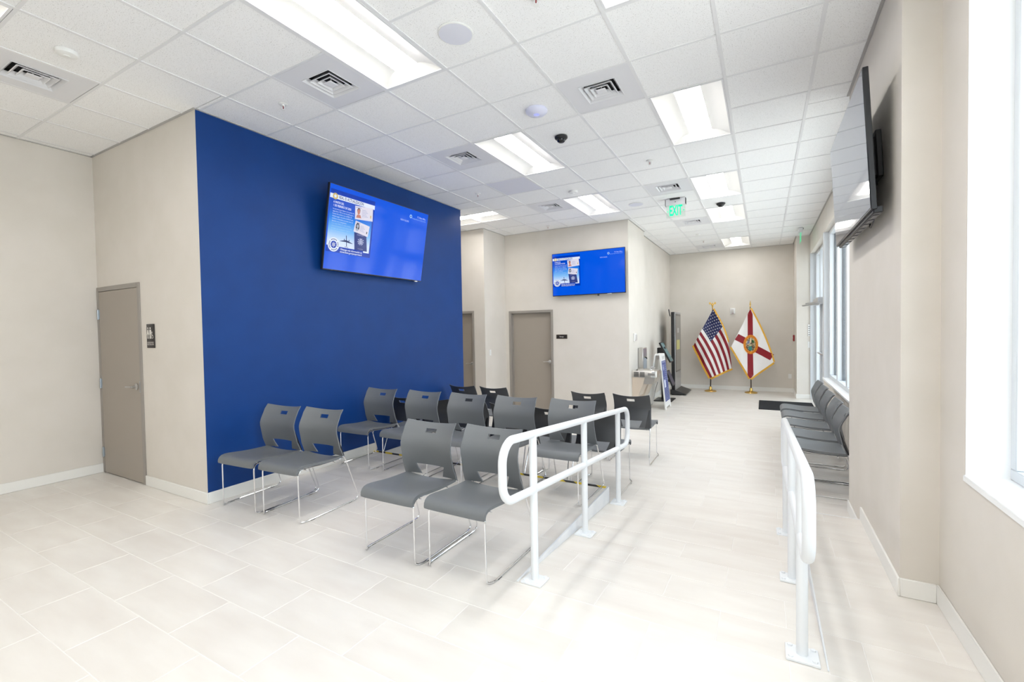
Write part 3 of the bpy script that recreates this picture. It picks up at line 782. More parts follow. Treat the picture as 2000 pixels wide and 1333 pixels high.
f = MB(); bars(f, [(1.03,10.225,LOW+.01,1.075,10.325,1.92),(1.03,11.035,LOW+.01,1.075,11.135,1.92),(1.03,10.325,1.80,1.075,11.035,1.92),(1.03,10.325,LOW+.01,1.075,11.035,LOW+.26),(1.03,10.325,.80,1.075,11.035,.87)])
rel(f, d4).build('door_leaf', M['alu'], d4)
for (c,d) in ((LOW+.26,.80),(.87,1.80)):
    g = MB(); g.box(1.05,10.325,c,1.056,11.035,d); rel(g, d4).build('pane', M['glass'], d4)
h = MB(); h.tube([(1.03,10.26,.93),(.965,10.26,.945),(.955,10.30,.945),(.955,11.06,.945),(.965,11.10,.945),(1.03,11.10,.93)], .017, 8); rel(h, d4).build('push_bar', M['alu_grey'], d4)
h = MB(); h.bbox(.985,10.25,.66,1.03,10.31,.78,.006,1); rel(h, d4).build('lock_body', M['alu_grey'], d4)
t = empty('door_closer', (1.0, 10.7, 1.93), 0, 'silver door closer with thin projecting arms above the glass entrance door', 'door closer')
h = MB(); h.bbox(-.12,-.45,.0,-.005,.40,.10,.006,1); h.build('closer_body', M['alu_grey'], t)
h = MB(); h.tube([(-.05,-.05,-.005),(-.16,.15,-.012),(-.30,.42,-.02)], .016, 6); h.tube([(-.05,-.25,.02),(-.15,-.05,.015),(-.26,.22,.01)], .014, 6); h.build('closer_arm', M['alu_grey'], t)
h = MB(); h.tube([(-.30,.42,-.02),(-.16,.50,-.01),(-.02,.45,.0)], .013, 6); h.build('closer_forearm', M['alu_grey'], t)
# unseen rear window, added behind the camera to light surfaces facing it
w4 = empty('added_window', (.1, YREAR-.06, .8), 0, kind='structure')
f = MB(); bars(f, [(-.5,YREAR-.11,.8,.7,YREAR-.01,.86),(-.5,YREAR-.11,3.04,.7,YREAR-.01,3.1)]); rel(f, w4).build('window_frame', M['alu'], w4)
xs = [-.5, .07, .64]
for x in xs:
    f = MB(); f.bbox(x,YREAR-.11,.86,x+.06,YREAR-.01,3.04,.004,1); rel(f, w4).build('mullion', M['alu'], w4)
for a, b_ in zip(xs[:-1], xs[1:]):
    f = MB(); f.box(a+.06,YREAR-.06,.86,b_,YREAR-.054,3.04); rel(f, w4).build('pane', M['glass'], w4)
# outside: sidewalk, canopy and a pale building across the way
g = MB(); g.box(1.3, -16, -.4, 14, 30, -.2); g.box(-14, -16, -.4, 1.3, YREAR-.2, -.2); struct('ground', g, M['concrete'])
g = MB(); g.box(1.3, 8.9, 2.75, 3.6, 14, 2.95); struct('trim_4', g, M['far_wall'])
bld = empty('building', (14, 14, -.2), 0, 'pale stucco building across the street, seen through the far windows', 'building')
g = MB(); g.box(0,-8,0,4,16,4.2); g.box(-.15,-8.1,4.2,4.1,16.1,4.5); g.build('facade', M['far_wall'], bld)
for k in range(6):
    g = MB(); y = -6.6+k*3.6; g.box(-.03,y,1.0,.02,y+1.6,2.8); g.build('window', mat('far_window_glass', srgb(150,160,172), .2), bld)

# ------------------------------------------------------------------ chairs
def build_chair():
    root = empty('sled_chair', (0,0,0))
    yo = -.30
    # seat: waterfall front, dished
    prof = [(.452,.430),(.40,.430),(.33,.431),(.25,.434),(.18,.440),(.12,.447),(.07,.452),(.035,.453),(.008,.448),(-.012,.436),(-.024,.418),(-.028,.400),(-.027,.388)]
    nx = 12; th = .018
    def seat_pt(u, k, lower):
        y, z = prof[k]
        a = prof[max(k-1,0)]; b = prof[min(k+1,len(prof)-1)]
        t = Vector((0, b[0]-a[0], b[1]-a[1])).normalized(); n = Vector((0, -t.z, t.y))
        if n.z < 0: n = -n
        if k >= len(prof)-3: n = Vector((0,-1,.1)).normalized()
        hw = .226 + .006*math.sin(math.pi*k/(len(prof)-1))
        dish = (1-u*u)*.016*min(1, max(0, (y+.02)/.15))
        p = Vector((u*hw, y+yo, z-dish + (.003*u**6)))
        edge = 1+.12*abs(u)**8
        return p - n*(th*edge if lower else 0)
    mb = MB(); us = [-1+2*i/nx for i in range(nx+1)]; K = len(prof)
    vs = [seat_pt(u, k, False) for k in range(K) for u in us]+[seat_pt(u, k, True) for k in range(K) for u in us]
    W = nx+1; fs = []
    for k in range(K-1):
        for i in range(nx):
            a = k*W+i; fs += [(a,a+1,a+W+1,a+W), (K*W+a,K*W+a+W,K*W+a+W+1,K*W+a+1)]
    for k in range(K-1):
        for i in (0, nx): a = k*W+i; fs.append((a, a+W, K*W+a+W, K*W+a))
    for i in range(nx):
        for k in (0, K-1): a = k*W+i; fs.append((a, a+1, K*W+a+1, K*W+a))
    mb.add(vs, fs, True)
    mb.build('seat', M['chair'], root)
    # backrest: curved shell with hand slot and bottom opening
    rows = [(.425,.447,.241),(.440,.428,.241),(.422,.475,.239),(.407,.510,.236),(.398,.555,.234),(.388,.600,.232),(.380,.640,.231),(.379,.672,.231),(.389,.706,.230),(.405,.742,.228),(.413,.757,.228),(.430,.795,.228),(.446,.816,.2275),(.462,.838,.227)]
    rows = [rows[1]]+rows[2:]
    cols = [-1,-.93,-.8,-.66,-.56,-.38,-.21,0,.21,.38,.56,.66,.8,.93,1]
    def back_pt(u, k, rear):
        y, z, hw = rows[k]
        a = rows[max(k-1,0)]; b = rows[min(k+1,len(rows)-1)]
        bul = .042*(1-u*u) if z > .50 else .034*(1-u*u)
        sag = .022*(1-u*u)*max(0, min(1, (z-.70)/.13))
        if z < .505 and abs(u) < .6: u *= 1-.26*(.51-z)/.082
        n = Vector((-.18*u, -1, .0)).normalized()
        return Vector((u*hw, y+yo+bul, z-sag)) - n*(.010 if rear else 0)
    Wc = len(cols); K = len(rows); skip = set()
    for k in range(K-1):
        for i in range(Wc-1):
            zc = (rows[k][1]+rows[k+1][1])/2; uc = (cols[i]+cols[i+1])/2
            if zc < .511 and abs(uc) < .56: skip.add((k,i))
            if .757 <= zc <= .795 and abs(uc) < .21: skip.add((k,i))
    mb = MB()
    vs = [back_pt(u,k,False) for k in range(K) for u in cols]+[back_pt(u,k,True) for k in range(K) for u in cols]
    fs = []; off = K*Wc
    solid = lambda k,i: 0 <= k < K-1 and 0 <= i < Wc-1 and (k,i) not in skip
    for k in range(K-1):
        for i in range(Wc-1):
            if not solid(k,i): continue
            a = k*Wc+i; fs += [(a,a+1,a+Wc+1,a+Wc), (off+a,off+a+Wc,off+a+Wc+1,off+a+1)]
            if not solid(k-1,i): fs.append((a,a+1,off+a+1,off+a))
            if not solid(k+1,i): fs.append((a+Wc,a+Wc+1,off+a+Wc+1,off+a+Wc))
            if not solid(k,i-1): fs.append((a,a+Wc,off+a+Wc,off+a))
            if not solid(k,i+1): fs.append((a+1,a+Wc+1,off+a+Wc+1,off+a+1))
    mb.add(vs, fs, True)
    me_ = mb.build('backrest', M['chair'], root).data
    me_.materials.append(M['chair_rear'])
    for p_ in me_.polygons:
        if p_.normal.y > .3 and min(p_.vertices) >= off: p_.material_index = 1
    # glossy stiffening ribs on the rear lower corners
    for s in (-1, 1):
        mb = MB()
        A = [back_pt(s*u_, k_, True) for (u_, k_) in ((.95,0),(.72,0))]; T_ = back_pt(s*.95, 5, True); T2 = back_pt(s*.88, 5, True)
        P = [A[0], A[1], T2, T_]; Q = [p+Vector((0,.002 if i > 1 else .014,0)) for i, p in enumerate(P)]
        mb.add(P+Q, [(0,1,2,3),(4,7,6,5),(0,4,5,1),(1,5,6,2),(2,6,7,3),(3,7,4,0)])
        mb.build('back_rib', M['chair_dark'], root)
    # sled legs: front leg, outward foot bend, runner, rear leg, under-seat return
    R = .0056
    for s in (-1, 1):
        P = [(.19,.46,.400),(.19,.40,.398),(.19,.25,.401),(.192,.12,.412),(.200,.06,.418),(.209,.024,.412),(.213,.006,.395),(.2135,.002,.36),(.215,.004,.10),(.2155,.005,.030),(.219,.007,.013),(.230,.014,.0062),(.240,.030,.0062),(.2465,.052,.0062),(.248,.085,.0062),(.250,.54,.0062),(.250,.570,.009),(.2498,.588,.022),(.249,.596,.045),(.246,.575,.11),(.236,.485,.36),(.232,.466,.415),(.230,.462,.422),(.222,.452,.424)]
        mb = MB(); mb.tube([(s*x, y+yo, z) for x,y,z in P], R, 8)
        leg = mb.build('sled_leg', M['chrome'], root)
        for yy in (.10, .50):
            mb = MB(); mb.bbox(s*.249-.0065, yy+yo-.02, .0005, s*.249+.0065, yy+yo+.02, .004, .001, 1); mb.build('glide', M['black'], leg)
    for yy, zz in ((.09,.402),(.38,.388)):
        mb = MB(); mb.tube([(-.209,yy+yo,zz),(.209,yy+yo,zz)], .0056, 6); mb.build('cross_brace', M['chrome'], root)
    return root
proto = build_chair(); used = [False]
def chair(x, yfront, z, facing, label, group, rz=0.0):
    """facing '-y','+y','-x'; yfront = world position of the front feet line along the facing axis"""
    o = proto if not used[0] else copy_tree(proto); used[0] = True
    if facing == '-y': o.location = (x, yfront+.30, z); a = 0
    elif facing == '+y': o.location = (x, yfront-.30, z); a = math.pi
    else: o.location = (yfront+.30, x, z); a = -math.pi/2
    o.rotation_euler = (0,0,a+math.radians(rz))
    tag(o, label, 'chair', group)
    return o
g1 = 'grey sled-base chairs in the front row'
chair(-3.990, 2.235, 0, '-y', 'front row grey chair nearest the corner of the blue wall', g1, 3.2)
chair(-3.468, 2.275, 0, '-y', 'second front row grey chair from the blue wall corner, overlapping its neighbour', g1, 3.2)
chair(-2.196, 2.21, 0, '-y', 'front row grey chair left of the one behind the white handrail', g1, .5)
chair(-1.663, 2.24, 0, '-y', 'front row grey chair right behind the near end of the white handrail', g1, -.5)
g2 = 'grey sled-base chairs in the second row before the step'
for x, yf, rz, l in ((-4.03,3.55,1,'second row grey chair touching the blue wall'),(-3.385,3.56,0,'second row grey chair, next after the one at the blue wall'),(-2.79,3.57,0,'middle grey chair of the second row'),(-2.205,3.58,0,'second row grey chair, second from the handrail'),(-1.605,3.61,0,'second row grey chair beside the handrail, seen between its posts')):
    chair(x, yf, 0, '-y', l, g2, rz)
g3 = 'dark-backed grey chairs just beyond the step'
for x, yf, l in ((-4.08,4.87,'dark chair back beyond the step, closest to the blue wall'),(-3.564,4.87,'dark chair back beyond the step, second from the blue wall'),(-3.048,4.87,'dark chair back beyond the step, third from the blue wall'),(-2.532,4.87,'dark chair back beyond the step, third from the handrail'),(-2.016,4.87,'dark chair back beyond the step, second from the handrail'),(-1.50,4.905,'dark chair back beyond the step, just left of the handrail\'s far post')):
    chair(x, yf, LOW, '+y', l, g3)
g4 = 'dark-backed grey chairs in the farthest centre row'
for x, yf, l in ((-4.02,6.10,'farthest row dark chair at the end of the blue wall'),(-3.47,6.10,'farthest row dark chair in front of the light switch wall'),(-2.02,6.10,'farthest row dark chair second from the aisle'),(-1.455,6.10,'farthest row dark chair on the aisle, seen past the handrail end')):
    chair(x, yf, LOW, '+y', l, g4)
g5 = 'grey chairs under the right windows'
for y, l in ((5.48,'window row grey chair nearest the camera, partly behind the wall pier'),(6.04,'window row grey chair second from the wall pier'),(6.68,'middle grey chair of the window row'),(7.30,'window row grey chair second from the entrance'),(7.90,'window row grey chair nearest the entrance')):
    chair(y, .235, LOW, '-x', l, g5)

# ------------------------------------------------------------------ handrails on the ramp
def handrail(x, posts, label):
    t = empty('handrail', (x, posts[0], ramp_z(posts[0])), 0, label, 'handrail', 'white ramp handrails')
    o = t.location.copy(); R = .0235
    top = lambda y: .889-.089*(y-2.41)
    mid = lambda y: .553-.1*(y-2.41)
    ya, yb = 2.055, 4.565; rc = .115
    pts = []
    def arc(c, a0, a1, n=8):
        for k in range(n+1):
            a = a0+(a1-a0)*k/n; pts.append((x, c[0]+rc*math.cos(a), c[1]+rc*math.sin(a)))
    arc((ya+rc, top(ya+rc)-rc), math.pi, math.pi/2+.08)
    arc((yb-rc, top(yb-rc)-rc), math.pi/2-.08, 0)
    arc((yb-rc, mid(yb-rc)+rc), 0, -math.pi/2-.08)
    arc((ya+rc, mid(ya+rc)+rc), -math.pi/2+.0, -math.pi)
    mb = MB(); mb.tube([Vector(p)-o for p in pts], R, 14, closed=True); mb.build('rail_loop', M['rail'], t)
    for y in posts:
        zb = ramp_z(y); zt = top(y)
        mb = MB(); mb.tube([Vector((x,y,zb+.006))-o, Vector((x,y,zt-.004))-o], R, 14)
        p = mb.build('post', M['rail'], t)
        sl = ramp_z(y+.06)-ramp_z(y-.06)
        mt = Matrix.Translation(Vector((x,y,zb))-o) @ Matrix.Rotation(math.atan2(sl,.12) if 2.4 < y < 4.1 else 0, 4, 'X')
        mb = MB(); mb.bbox(-.066,-.066,.0005,.066,.066,.0125,.002,1,mtx=mt); mb.build('base_plate', M['rail'], p)
        for sx in (-1,1):
            for sy in (-1,1):
                mb = MB(); mb.lathe([(.011,.012),(.011,.020),(.0001,.0205)], n=6, smooth=False, mtx=mt@Matrix.Translation((sx*.047,sy*.047,0))); mb.build('bolt', M['rail'], p)
    return t
handrail(-1.215, (2.42, 3.30, 4.215), 'white tubular handrail on the left side of the ramp, beside the chairs')
handrail(.148, (2.42, 3.28, 4.175), 'white tubular handrail on the right side of the ramp, seen nearly end-on')

# ------------------------------------------------------------------ televisions
def tv(name_label, origin, ex, ey, w, h, content, thick=.05):
    """origin = centre of the glass, ex/ey = screen right/up (world)"""
    mt = frame_mtx(origin, ex, ey)
    t = empty('television', origin, 0, name_label, 'television')
    t.matrix_world = mt
    bz = .008
    b = MB(); b.bbox(-w/2-bz,-h/2-bz-.006,-thick*.55,w/2+bz,h/2+bz,-.0015,.003,1); b.build('bezel', M['black'], t)
    b = MB(); k_ = .42 if content else .27; b.bbox(-w*k_,-h*.46,-thick,w*k_,h*.25,-thick*.5,.012,2); b.build('rear_housing', M['black'], t)
    s = MB(); s.add([(-w/2,-h/2,0),(w/2,-h/2,0),(w/2,h/2,0),(-w/2,h/2,0)], [(0,1,2,3)]); 
    scr = s.build('screen', M['scr_blue'] if content else M['off_screen'], t)
    return t, scr
def poster(scr, w, h):
    """slide shown on the screen: children of the screen, u to the right and v down, both 0..1"""
    def P(u, v, d=.001): return Vector(((u-.5)*w, (.5-v)*h, d))
    lay = [0]
    def shape(name, pts, material, d):
        mb = MB(); mb.add([P(u,v,d) for u,v in pts], [tuple(range(len(pts)))]); return mb.build(name, material, scr)
    def T(name, body, u, v, hh, material, d, align='LEFT', maxw=None, rot=0):
        mt = Matrix.Translation(P(u,v,d)) @ Matrix.Rotation(rot, 4, 'Z')
        return text(name, body, hh*h*1.35, material, scr, mt, align, maxw=(maxw*w if maxw else None), bold=(hh*h*.022 if name in ('title_text','poster_heading','footer_text') else 0))
    shape('poster_shadow_band', [(.008,.055),(.40,.055),(.40,.79),(.008,.79)], M['scr_navy'], .0005)
    o = shape('poster_background', [(.010,.735),(.385,.735),(.385,.11),(.010,.11)], M['scr_poster'], .0009)
    uvl = o.data.uv_layers.new(name='UVMap')
    for li, c in zip(range(4), ((0,0),(1,0),(1,1),(0,1))):
        vi = o.data.loops[li].vertex_index; uvl.data[li].uv = ((0,0),(1,0),(1,1),(0,1))[vi]
    shape('title_bar', [(.005,.108),(.40,.108),(.40,.160),(.005,.160)], M['scr_white'], .0013)
    shape('footer_band', [(.008,.712),(.385,.735),(.385,.79),(.008,.79)][:0] or [(.008,.715),(.33,.715),(.33,.79),(.008,.79)], M['scr_navy'], .0013)
    def star(name, u, v, r, material, d, n=5, r2=.45, rot=math.pi/2):
        mb = MB(); c = P(u,v,d)
        mb.add([c+Vector((r*(1 if k%2==0 else r2)*math.cos(rot+math.pi*k/n), r*(1 if k%2==0 else r2)*math.sin(rot+math.pi*k/n), 0)) for k in range(2*n)], [tuple(range(2*n))]); mb.build(name, material, scr)
    def disc(name, u, v, r, material, d, ry=None):
        mb = MB(); mb.disc(P(u,v,d), r, 24, (Vector((1,0,0)), Vector((0,1,0))), ry); mb.build(name, material, scr)
    disc('star_badge', .047, .133, .038*h, M['scr_gold'], .0017); star('badge_star', .047, .133, .028*h, M['scr_white'], .0021)
    T('title_text', 'REAL ID ACTUALIZACIÓN', .077, .134, .036, M['scr_ink'], .0017, maxw=.215)
    T('poster_heading', 'A PARTIR DEL', .035, .200, .027, M['scr_white'], .0017, maxw=.088)
    T('poster_heading', '1 DE FEBRERO DE 2026', .035, .240, .027, M['scr_white'], .0017, maxw=.150)
    body = ['Las personas que lleguen a los puntos de','seguridad y TSA sin una identificación o','licencia de conducir con el REAL ID,','deberán pagar una tarifa de $45.00 para','verificar su identidad y procesar antes de','abordar y en el aeropuerto.','Si no tiene REAL ID, visite nuestra','oficina de impuestos más cercana antes','de viajar con su pasaporte vigente,','para evitar pagos y demoras en','el aeropuerto local.']
    for k, l in enumerate(body):
        T('poster_line', l, .035, .278+k*.0285, .0185, M['scr_text'] if k < 6 else M['scr_textdim'], .0017, maxw=min(.178, .0046*len(l)))
    # identity cards
    def card(u0, v0, wd, ht, rot, dark):
        c = P(u0, v0, .0019); R_ = Matrix.Rotation(rot, 3, 'Z')
        def q(x, y, d=0): return c + R_ @ Vector((x*wd*w, y*wd*w, 0)) + Vector((0,0,d))
        r = ht*h/(wd*w)
        mb = MB(); mb.add([q(-.5,-r/2),q(.5,-r/2),q(.5,r/2),q(-.5,r/2)], [(0,1,2,3)]); mb.build('identity_card', M['scr_card'], scr)
        fx = -.30
        if dark:
            mb = MB(); mb.disc(q(fx,.02,.0004), .125*wd*w, 16, (Vector((1,0,0)),Vector((0,1,0))), .21*wd*w); mb.build('portrait_hair', M['scr_hair'], scr)
            mb = MB(); mb.disc(q(fx,.05,.0008), .075*wd*w, 16, (Vector((1,0,0)),Vector((0,1,0))), .10*wd*w); mb.disc(q(fx,-.13,.0008), .10*wd*w, 12, (Vector((1,0,0)),Vector((0,1,0))), .07*wd*w); mb.build('portrait_face', M['scr_greyface'], scr)
        else:
            mb = MB(); mb.disc(q(fx,.09,.0004), .085*wd*w, 16, (Vector((1,0,0)),Vector((0,1,0))), .12*wd*w); mb.build('portrait_hair', M['scr_hair'], scr)
            mb = MB(); mb.disc(q(fx,.045,.0008), .075*wd*w, 16, (Vector((1,0,0)),Vector((0,1,0))), .12*wd*w); mb.add([q(fx-.14,-.21,.0008),q(fx+.14,-.21,.0008),q(fx+.09,-.08,.0008),q(fx-.09,-.08,.0008)], [(0,1,2,3)]); mb.build('portrait_face', M['scr_skin'], scr)
        mb = MB()
        for k in range(6): mb.add([q(-.12,.13-k*.055,.0004),q(.12+.05*(k%3),.13-k*.055,.0004),q(.12+.05*(k%3),.148-k*.055,.0004),q(-.12,.148-k*.055,.0004)], [(0,1,2,3)])
        mb.add([q(-.46,r/2-.08,.0004),q(-.16,r/2-.08,.0004),q(-.16,r/2-.045,.0004),q(-.46,r/2-.045,.0004)], [(0,1,2,3)])
        mb.build('card_print', M['scr_crest'], scr)
        mb = MB(); mb.add([q(.35,-.16,.0004),q(.41,-.16,.0004),q(.41,-.04,.0004),q(.35,-.04,.0004)], [(0,1,2,3)]); mb.build('card_badge', M['scr_hair'] if dark else M['scr_gold'], scr)
    shape('passport', [(.232,.500),(.345,.500),(.365,.715),(.248,.715)], M['scr_pass'], .0017)
    T('passport_text', 'PASSPORT', .290, .525, .018, M['scr_crest'], .0021, 'CENTER', maxw=.062)
    # crest: shield, spread wings, tail
    c = P(.298,.610,.0021); mb = MB(); k_ = .001*h*1.05
    mb.add([c+Vector((x*k_,y*k_,0)) for x,y in [(-14,18),(14,18),(14,-6),(0,-24),(-14,-6)]], [tuple(range(5))])
    for s in (-1,1):
        for a in range(5):
            ang = math.radians(70-a*34)
            d_ = Vector((s*math.cos(ang), math.sin(ang), 0)); n_ = Vector((-d_.y, d_.x, 0))
            b0 = c+d_*16*k_; b1 = c+d_*(54-5*abs(a-1))*k_
            mb.add([b0-n_*5*k_, b1-n_*7*k_, b1+n_*7*k_, b0+n_*5*k_], [(0,1,2,3)])
    mb.disc(c+Vector((0,34*k_,0)), 11*k_, 10, (Vector((1,0,0)),Vector((0,1,0)))); mb.build('passport_crest', M['scr_crest'], scr)
    T('passport_text', 'United States', .302, .695, .012, M['scr_crest'], .0021, 'CENTER', maxw=.05)
    card(.305,.245,.165,.165,math.radians(5),False)
    card(.297,.440,.135,.140,math.radians(-8),True)
    # aeroplane
    c = P(.168,.634,.0021); k_ = .001*h; mb = MB()
    for pts in ([(-8,70),(2,70),(20,-62),(10,-62)], [(4,16),(-92,-8),(-92,-13),(6,-10)], [(8,14),(104,-14),(104,-19),(12,-12)], [(-14,-66),(44,-70),(44,-75),(-14,-71)], [(-34,26),(-24,26),(-22,2),(-32,2)], [(40,24),(50,24),(48,-2),(38,-2)]):
        mb.add([c+Vector((x*k_,y*k_,0)) for x,y in pts], [(0,1,2,3)])
    mb.build('aeroplane', M['scr_ink'], scr)
    # round office seal
    disc('seal_disc', .067,.700,.085*h,M['scr_white'],.0025); disc('seal_core', .067,.700,.044*h,M['scr_navy'],.0029)
    star('seal_emblem', .067,.700,.036*h,M['scr_crest'],.0033,6,.55)
    mb = MB(); c = P(.067,.700,.0029)
    for k in range(26):
        a = 2*math.pi*k/26; d_ = Vector((math.cos(a),math.sin(a),0)); n_ = Vector((-d_.y,d_.x,0))
        b0 = c+d_*.058*h; b1 = c+d_*.072*h
        if k % 7 != 3: mb.add([b0-n_*.0045*h,b1-n_*.0045*h,b1+n_*.0045*h,b0+n_*.0045*h], [(0,1,2,3)])
    mb.build('seal_lettering', M['scr_ink'], scr)
    T('footer_text', 'Obtenga más información en', .125,.742,.024,M['scr_white'],.0017,maxw=.195)
    T('footer_text', 'travel.state.gov/passportcard', .125,.772,.024,M['scr_white'],.0017,maxw=.195)
    # right part of the slide
    disc('logo_disc', .790,.100,.026*h,M['scr_textdim'],.0009); star('logo_emblem', .790,.100,.018*h,M['scr_navy'],.0013,4,.5)
    T('office_text', 'TC Main Office', .972,.085,.026,M['scr_text'],.0009,'RIGHT',maxw=.105)
    T('date_text', 'Monday, March 10, 2025 2:32 PM', .975,.120,.018,M['scr_textdim'],.0009,'RIGHT',maxw=.165)
    T('queue_text', 'NOW CALLING', .725,.180,.025,M['scr_text'],.0009,'CENTER',maxw=.094)
def tilt_up(nx, ang):
    return None
# television on the blue wall, tilted forward
a1 = math.atan2(.165, .928)
nrm = Vector((math.cos(a1), 0, -math.sin(a1))); up = Vector((math.sin(a1), 0, math.cos(a1)))
t1, s1 = tv('large television with blue slide, tilted forward on the blue wall', (-4.1875, 4.216, 2.690), (0,1,0), up, 1.64, .925, True, .06)
poster(s1, 1.64, .925)
mb = MB(); mb.bbox(-.20,-.12,-.145,.20,.14,-.055,.004,1); mb.build('wall_mount', M['black'], t1)
mb = MB(); mb.bbox(.70,-.485,-.02,.75,-.470,-.001,.002,1); mb.build('receiver_tab', M['plastic_white'], t1)
# television above the storage door
t2, s2 = tv('television with blue slide on the beige wall above the nameplate', (-2.922, 8.235, 2.575), (1,0,0), (0,-.02,1), 1.43, .808, True, .05)
poster(s2, 1.43, .808)
mb = MB(); mb.bbox(-.20,-.15,-.10,.20,.15,-.05,.004,1); mb.build('wall_mount', M['black'], t2)
mb = MB(); mb.bbox(.38,-.424,-.02,.46,-.412,-.001,.002,1); mb.build('receiver_tab', M['plastic_white'], t2)
mb = MB(); mb.tube([(.20,-.41,-.03),(.20,-.45,-.03)], .016, 8); mb.build('sensor_eye', M['black_gloss'], t2)
# dark television on the right pier, tilted and seen from its edge
cn = Vector((.518, 4.025, 2.585)); up3 = Vector((-.042, 0, .80)).normalized()
t3, s3 = tv('switched-off television seen from the side on the right wall pier', cn, (0,-1,0), up3, 1.42, .80, False, .055)
mb = MB(); mb.bbox(.05,-.16,-.125,.43,.13,-.095,.004,1); mb.build('wall_plate', M['black'], t3)
mb = MB(); mb.bbox(.12,-.14,-.10,.18,.10,-.05,.004,1); mb.bbox(.33,-.14,-.10,.39,.10,-.05,.004,1); mb.tube([(.36,-.12,-.07),(.36,-.20,-.085)], .022, 8); mb.build('mount_arm', M['black'], t3)
mb = MB(); mb.bbox(-.66,-.435,-.060,.705,-.395,-.012,.006,1)
bar = mb.build('speaker_bar', M['black'], t3)
for k in range(9):
    mb = MB(); x = -.58+k*.14; mb.bbox(x,-.4375,-.052,x+.10,-.4345,-.022,.001,1); mb.build('speaker_grille', M['chair_dark'], bar)
mb = MB(); mb.tube([(.50,-.30,-.04),(.45,-.42,-.06),(.30,-.45,-.065),(.25,-.40,-.07)], .006, 6); mb.build('cable', M['black'], t3)

# ------------------------------------------------------------------ drinking fountains
def fountain(y0, y1, ztop, xt, label, filler):
    t = empty('drinking_fountain', (XF1, (y0+y1)/2, LOW), 0, label, 'fountain')
    off = Vector((-XF1, -(y0+y1)/2, -LOW))
    def B(mb): mb.v = [tuple(Vector(v)+off) for v in mb.v]; return mb
    x0 = XF1+.002
    # basin: rounded front in plan, rim with sunk bowl
    def plan(inset=0, n=10):
        r = .11; pts = [(x0, y0+inset), (xt-r, y0+inset)]
        pts += [(xt-inset-r+r*math.sin(math.pi/2*k/n), y0+inset+r-r*math.cos(math.pi/2*k/n)) for k in range(1, n+1)]
        pts += [(xt-inset-r+r*math.cos(math.pi/2*k/n), y1-inset-r+r*math.sin(math.pi/2*k/n)) for k in range(0, n+1)]
        pts += [(x0, y1-inset)]
        return pts
    rim = MB(); outer = plan(0); inner = plan(.035); n = len(outer)
    zt, zb = ztop, ztop-.125
    vs = [(x,y,zb) for x,y in outer]+[(x,y,zt-.012) for x,y in outer]+[(x+( -.006 if x > x0+.01 else 0),y,zt) for x,y in plan(.006)]+[(x,y,zt-.004) for x,y in inner]
    bw = plan(.08); vs += [(x+(.05 if x < x0+.01 else 0),y,zt-.055) for x,y in bw]
    fs = []
    for a in range(4):
        for k in range(n-1): fs.append((a*n+k, a*n+k+1, (a+1)*n+k+1, (a+1)*n+k))
    fs.append(tuple(range(4*n, 5*n))); fs.append(tuple(range(n))[::-1])
    for a in range(4): fs.append((a*n, (a+1)*n, (a+1)*n+n-1, a*n+n-1)) if a < 1 else None
    rim.add(vs, fs, True); B(rim).build('basin', M['steel_warm'], t)
    g = MB()
    for k in range(9): g.box(x0+.035, y0-.002, zb+.012+k*.010, x0+.125, y0+.001, zb+.018+k*.010)
    for k in range(9): g.box(x0+.150, y0-.002, zb+.012+k*.010, x0+.235, y0+.001, zb+.018+k*.010)
    B(g).build('side_grille', M['dark'], t)
    g = MB(); g.bbox(x0+.29, y0-.003, zb+.035, x0+.42, y0+.002, zb+.085, .002, 1); B(g).build('push_pad', M['steel'], t)
    # lower bulge and slanted apron
    lo = MB(); lo.prism([(x0+.235,y0+.02,zb), (xt-.02,y0+.02,zb), (xt-.035,y0+.02,zb-.085), (xt-.11,y0+.02,zb-.125), (x0+.20,y0+.02,zb-.125)], (0,y1-y0-.04,0)); B(lo).build('front_housing', M['steel_warm'], t)
    ap = MB(); ap.prism([(x0,y0+.01,zb),(x0+.235,y0+.01,zb),(x0+.20,y0+.01,zb-.125),(x0+.11,y0+.01,zb-.36),(x0+.02,y0+.01,zb-.40),(x0,y0+.01,zb-.40)], (0,y1-y0-.02,0)); B(ap).build('cabinet', mat('fountain_panel', srgb(214,200,184), .35, .35), t)
    bb = MB(); yc = y1-.10; bb.tube([(xt-.16,yc,zt-.03),(xt-.16,yc,zt+.03),(xt-.145,yc,zt+.05),(xt-.115,yc,zt+.045)], [.016,.014,.012,.010], 8); bb.lathe([(.03,-.004),(.026,.006),(.016,.01)], (xt-.16,yc,zt-.003), 12); B(bb).build('bubbler', M['chrome'], t)
    if filler:
        f = MB(); f.bbox(x0, y0+.0, ztop+.02, x0+.095, y1-.08, 1.115, .006, 1); B(f).build('bottle_filler', M['steel_warm'], t)
        f = MB(); f.bbox(x0+.094, y0+.05, 1.115-.17, x0+.099, y1-.13, 1.115-.02, .002, 1); B(f).build('filler_sensor_panel', mat('filler_panel', srgb(120,110,118), .3), t)
        f = MB(); f.box(x0+.093, y0+.04, ztop+.05, x0+.097, y1-.12, 1.115-.20); B(f).build('filler_alcove', mat('filler_alcove', srgb(150,156,164), .35), t)
        f = MB(); f.tube([(x0+.095,(y0+y1)/2-.04,1.115-.19),(x0+.125,(y0+y1)/2-.04,1.115-.20),(x0+.13,(y0+y1)/2-.04,1.115-.225)], .012, 8); B(f).build('filler_nozzle', M['black'], t)
    return t
fountain(8.50, 8.93, .715, -1.73, 'stainless steel drinking fountain basin nearest the beige wall corner', False)
fountain(8.99, 9.42, .655, -1.79, 'stainless steel drinking fountain with bottle filler above its basin', True)

